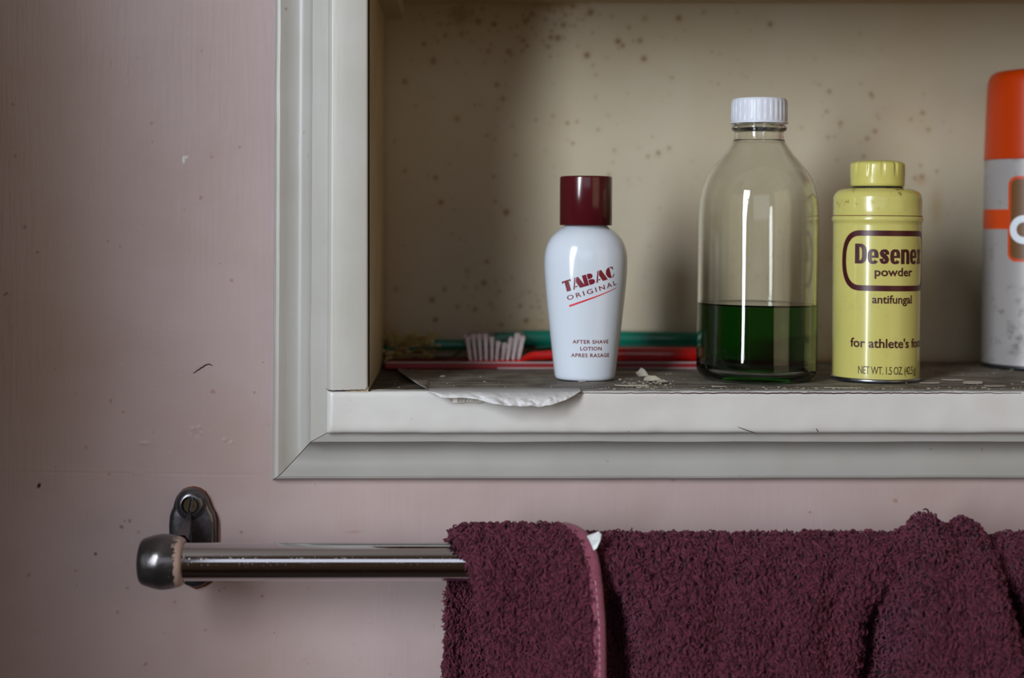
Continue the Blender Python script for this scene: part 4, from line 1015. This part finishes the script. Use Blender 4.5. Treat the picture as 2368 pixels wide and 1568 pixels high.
# ------------------------------------------------------------------ towel
tw = empty('towel', P(1700, 1568, YR0), 'maroon terry towel folded over the chrome rail with one bound edge in front', 'towel')
R1 = RR+.0022
def curve_pos(s, r):
    """s>0 front, s<0 back; returns y,z offset from rail centre and outward normal"""
    q = math.pi*r/2
    s = np.asarray(s, float); a = np.clip(s, -q, q)/r
    y = -r*np.sin(a); z = r*np.cos(a)
    z = z - np.maximum(np.abs(s)-q, 0)
    return y, z, -np.sin(a), np.cos(a)
def main_disp(px, s):
    """outward displacement (m) of the main sheet"""
    t = np.maximum(s, 0)/SR       # px travelled from the top down the front
    yv = 1245+np.maximum(t-40, 0)  # approx image row
    d = .0016*np.sin(px*.021+.8)*smoothstep(30, 200, t) + .0012*np.sin(px*.047+2+t*.004)*smoothstep(10, 120, t)
    d += .0010*np.sin(px*.013+1)*np.sin(t*.02)
    # gap beside the bound edge
    d -= .0012*np.exp(-((px-1408)/40)**2)*smoothstep(30, 60, t) + .020*np.exp(-((px-(1404+.10*np.maximum(t-60, 0)))/(26+.09*t))**2)*smoothstep(95, 210, t)
    d += .0045*smoothstep(1430, 1520, px)*smoothstep(1950, 1700, px)*smoothstep(20, 200, t)
    # big fold on the right
    gl = 2078-.30*(yv-1300)-12*np.sin((yv-1300)*.02); gr = 2262+.30*(yv-1240)
    up = smoothstep(gl-22, gl+60, px); dn = smoothstep(gr-18, gr+16, px)
    amp = .0085+.009*smoothstep(40, 250, t)
    d += amp*up*(1-dn)
    d -= .0240*np.exp(-((px-gl+14)/34)**2)*smoothstep(105, 260, t)
    d -= .0010*np.exp(-((px-gr-26)/30)**2)*smoothstep(10, 60, t) + .024*np.exp(-((px-gr-30)/34)**2)*smoothstep(95, 200, t)
    d += .0035*np.exp(-((px-2125)/30)**2)*smoothstep(80, 0, np.abs(s)/SR) + .0012*np.exp(-((px-2232)/26)**2)*smoothstep(80, 0, np.abs(s)/SR)
    d -= .0045*np.exp(-((px-2190)/22)**2)*smoothstep(110, 30, np.abs(s)/SR)
    d -= .0024*smoothstep(2170, 2215, px)*smoothstep(2330, 2290, px)*smoothstep(110, 30, np.abs(s)/SR)
    d += .0030*np.exp(-((px-(2240+.25*(yv-1240)))/30)**2)*smoothstep(40, 200, t)
    d += .0030*smoothstep(2300, 2380, px)*smoothstep(-10, 60, t)
    return np.where(s > -.01, d, d*np.clip(1+(s+.01)/.02, 0, 1))
def main_sheet(px, s):
    d = main_disp(px, s); y, z, ny, nz = curve_pos(s, R1)
    X = (px-CX)*SR
    return np.stack([X+0*y, YR0+y+ny*d, RC.z+z+nz*d], -1)
def fl_edges(s):
    t = s/SR
    L = np.interp(t, [-2000, -400, -120, -40, 0, 50, 120, 200, 320, 440, 600], [1014, 1029, 1035, 1038, 1043, 1052, 1090, 1106, 1128, 1146, 1165])
    R_ = np.interp(t, [-2000, -400, 0, 25, 50, 80, 110, 160, 230, 320, 440, 600], [1290, 1290, 1300, 1322, 1341, 1353, 1360, 1366, 1371, 1372, 1370, 1366])
    return L, R_
R2 = R1+.0042
def flap_sheet(u, s):
    L, R_ = fl_edges(s); px = L+(R_-L)*u
    t = np.maximum(s, 0)/SR
    d = .0013*np.sin(u*7+1+t*.006)*smoothstep(20, 150, t) + .0045*smoothstep(.55, 1.0, u)*smoothstep(20, 260, t) + .002*np.sin(t*.012+u*3)*smoothstep(60, 200, t)
    d -= .0036*smoothstep(.14, 0, u)
    y, z, ny, nz = curve_pos(s, R2)
    back = smoothstep(-.012, -.03, s)
    return np.stack([(px-CX)*SR+0*y, YR0+y+ny*d - 0*back, RC.z+z+nz*d], -1)
def sheet_mesh(fun, us, ss, flip=False):
    U, S_ = np.meshgrid(us, ss, indexing='ij'); return grid_mesh(fun(U, S_), flip=flip)
ss = np.concatenate([np.linspace(-.115, -.018, 30)[:-1], np.linspace(-.018, .02, 30)[:-1], np.linspace(.02, .115, 60)])
m1 = sheet_mesh(main_sheet, np.arange(1190, 2480, 5.0), ss); m2 = sheet_mesh(flap_sheet, np.linspace(0, 1, 70), ss)
bm = bmesh.new(); bm.from_mesh(m1); bm.from_mesh(m2)
cl = link('cloth', bm_mesh(bm, recalc=False), MAT['cloth'], tw, smooth=True); sm = cl.modifiers.new('t', 'SOLIDIFY'); sm.thickness = .0010; sm.offset = 0
def pile(fun, u0, u1, s0, s1, n, seed, lenm=.0036, inner=False):
    r = np.random.RandomState(seed)
    # jittered grid
    asp = (s1-s0)/SR/((u1-u0) if u1-u0 > 5 else 320)
    nu = int(math.sqrt(n/asp)); ns = int(n/nu)
    U, S_ = np.meshgrid((np.arange(nu)+.5)/nu, (np.arange(ns)+.5)/ns, indexing='ij')
    U = u0+(U+r.uniform(-.7, .7, U.shape)/nu)*(u1-u0); S_ = s0+(S_+r.uniform(-.7, .7, U.shape)/ns)*(s1-s0)
    U = np.clip(U.ravel(), u0, u1); S_ = S_.ravel()
    e = 1e-4; ue = 1.0 if u1-u0 > 5 else .003
    p = fun(U, S_); du = (fun(U+ue, S_)-fun(U-ue, S_)); ds = fun(U, S_+e)-fun(U, S_-e)
    N = np.cross(du, ds); N /= np.linalg.norm(N, axis=1, keepdims=True)+1e-12
    # outward: away from rail centre line for front/top; make sure of sign
    out = p.copy(); out[:, 0] = 0; out[:, 1] -= YR0; out[:, 2] -= RC.z
    frontish = S_ > .012
    ref = np.where(frontish[:, None], np.array([0, -1.0, 0]), np.where((S_ < -.012)[:, None], np.array([0, 1.0, 0]), out))
    sg = np.sign((N*ref).sum(1)); sg[sg == 0] = 1; N *= sg[:, None]
    if inner: N = -N
    p = p + N*np.array([.0017*fbm(a*230, b*260, seed+9, 3)+.0004*fbm(a*700, b*700, seed+2, 2) for a, b in zip(p[:, 0], S_)])[:, None]
    T1 = du/np.linalg.norm(du, axis=1, keepdims=True); T2 = np.cross(N, T1)
    # lie direction: coherent swirling field + gravity
    ang = np.array([2.4*fbm(a*120, b*120, seed)+1.8*fbm(a*420, b*420, seed+3, 2) for a, b in zip(p[:, 0], S_)]) + r.normal(0, .42, len(U))
    down = -np.sign(T2[:, 2]+1e-9)[:, None]*T2
    lie = down*np.cos(ang)[:, None]*1.0+T1*np.sin(ang)[:, None]
    up = r.uniform(.45, 1.2, len(U))[:, None]; L = lenm*r.uniform(.65, 1.25, len(U))[:, None]
    K = 5; tt = np.linspace(0, 1, K); paths = np.zeros((len(U), K, 3))
    side = np.cross(N, lie); cur = r.uniform(-.5, .5, len(U))[:, None]
    for k, t in enumerate(tt):
        # rises, then curls over (loop)
        hgt = np.sin(t*2.2)*.78; fwd = t*t*.95
        paths[:, k] = p + L*(N*up*hgt + lie*fwd*.8 + side*cur*math.sin(t*math.pi)*.7)
    rad = np.array([.6, .95, 1.05, 1.0, .5])*.00047
    radii = rad[None, :]*r.uniform(.75, 1.2, len(U))[:, None]
    V, Q = tube_np(paths, radii, 4)
    tone = np.repeat(r.beta(1.6, 1.6, len(U)), K*4)*.75+np.tile(np.repeat(tt, 4), len(U))*.25  # random tuft tone, plus shade painted in: darker roots, paler tips
    return V, Q, tone
parts = [pile(main_sheet, 1330, 2440, -.016, .109, 50000, 1), pile(flap_sheet, 0.0, .985, -.016, .109, 17000, 2), pile(flap_sheet, 0.0, .30, -.108, -.016, 2600, 3), pile(flap_sheet, 0.0, .42, -.108, -.019, 7500, 4, inner=True)]
off = 0; Vs = []; Qs = []; Ts = []
for V, Q, T in parts: Vs.append(V); Qs.append(Q+off); Ts.append(T); off += len(V)
me = np_mesh(np.concatenate(Vs), np.concatenate(Qs)); set_attr(me, 'tone', np.concatenate(Ts))
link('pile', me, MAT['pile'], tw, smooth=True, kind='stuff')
# bound edge: flattened folded strip running over the rail and down the front
def binding():
    ss = np.linspace(-.05, .105, 170); n = 16; V = []; c = flap_sheet(np.ones_like(ss), ss)
    e = 1e-4; tan = flap_sheet(np.ones_like(ss), ss+e)-flap_sheet(np.ones_like(ss), ss-e); tan /= np.linalg.norm(tan, axis=1, keepdims=True)
    y, z, ny, nz = curve_pos(ss, R2); N = np.stack([0*ny, ny, nz], -1); B = np.cross(N, tan); B *= np.sign(B[:, :1])
    for k in range(len(ss)):
        for i in range(n):
            a = 2*math.pi*i/n; w_ = .0034; h = .0023
            ca, sa = math.cos(a), math.sin(a)
            crease = -.0006*math.exp(-((ca+.35)/.16)**2) if sa > 0 else 0
            V.append(c[k]+B[k]*(w_*ca+.0012)+N[k]*(h*math.copysign(abs(sa)**.75, sa)+crease+.0016))
    Fc = [(k*n+i, k*n+(i+1) % n, (k+1)*n+(i+1) % n, (k+1)*n+i) for k in range(len(ss)-1) for i in range(n)]
    return mesh(V, Fc), c, B, N, ss, tan
bme, bc, bB, bN, bs, bT = binding()
bd = link('hem_binding', bme, MAT['bind'], tw, smooth=True, label='smooth woven maroon binding')
for k in range(52, 165, 4):
    if bs[k] < .028: continue
    p = bc[k]+bB[k]*.0010+bN[k]*.00392; d = bT[k]*.0011; w_ = bB[k]*.00013
    V = [p-d-w_, p-d+w_, p+d+w_, p+d-w_]; V = V+[v+bN[k]*.00022 for v in V]
    link('stitch', mesh(V, [(3, 2, 1, 0), (4, 5, 6, 7), (0, 1, 5, 4), (1, 2, 6, 5), (2, 3, 7, 6), (3, 0, 4, 7)]), MAT['thread'], bd)
# white chip caught between binding and pile
cp = main_sheet(np.array([1376.0]), np.array([.019]))[0]
CH = [(1357, 1240), (1366, 1236), (1376, 1233), (1384, 1229), (1391, 1236), (1389, 1247), (1385, 1258), (1380, 1268), (1373, 1273), (1370, 1266), (1363, 1250)]
Yc = YR0-R1-.0085
V = [P(x, y, Yc+(.0015 if y < 1240 else 0)+.0006*math.sin(x)) for x, y in CH]; n = len(V); V = V+[v+Vector((0.0001, .0007, 0)) for v in V]
Fc = [tuple(range(n))[::-1], tuple(range(n, 2*n))]+[(i, (i+1) % n, n+(i+1) % n, n+i) for i in range(n)]
bm = bmesh.new(); b = [bm.verts.new(v) for v in V]
for f in Fc: bm.faces.new([b[i] for i in f])
link('paint_flake', bm_mesh(bm), plain('white_paint_chip', srgb(224, 230, 232), 0.5, 0.06, 200), label='white paint chip caught on the towel beside its bound edge', category='paint flake')
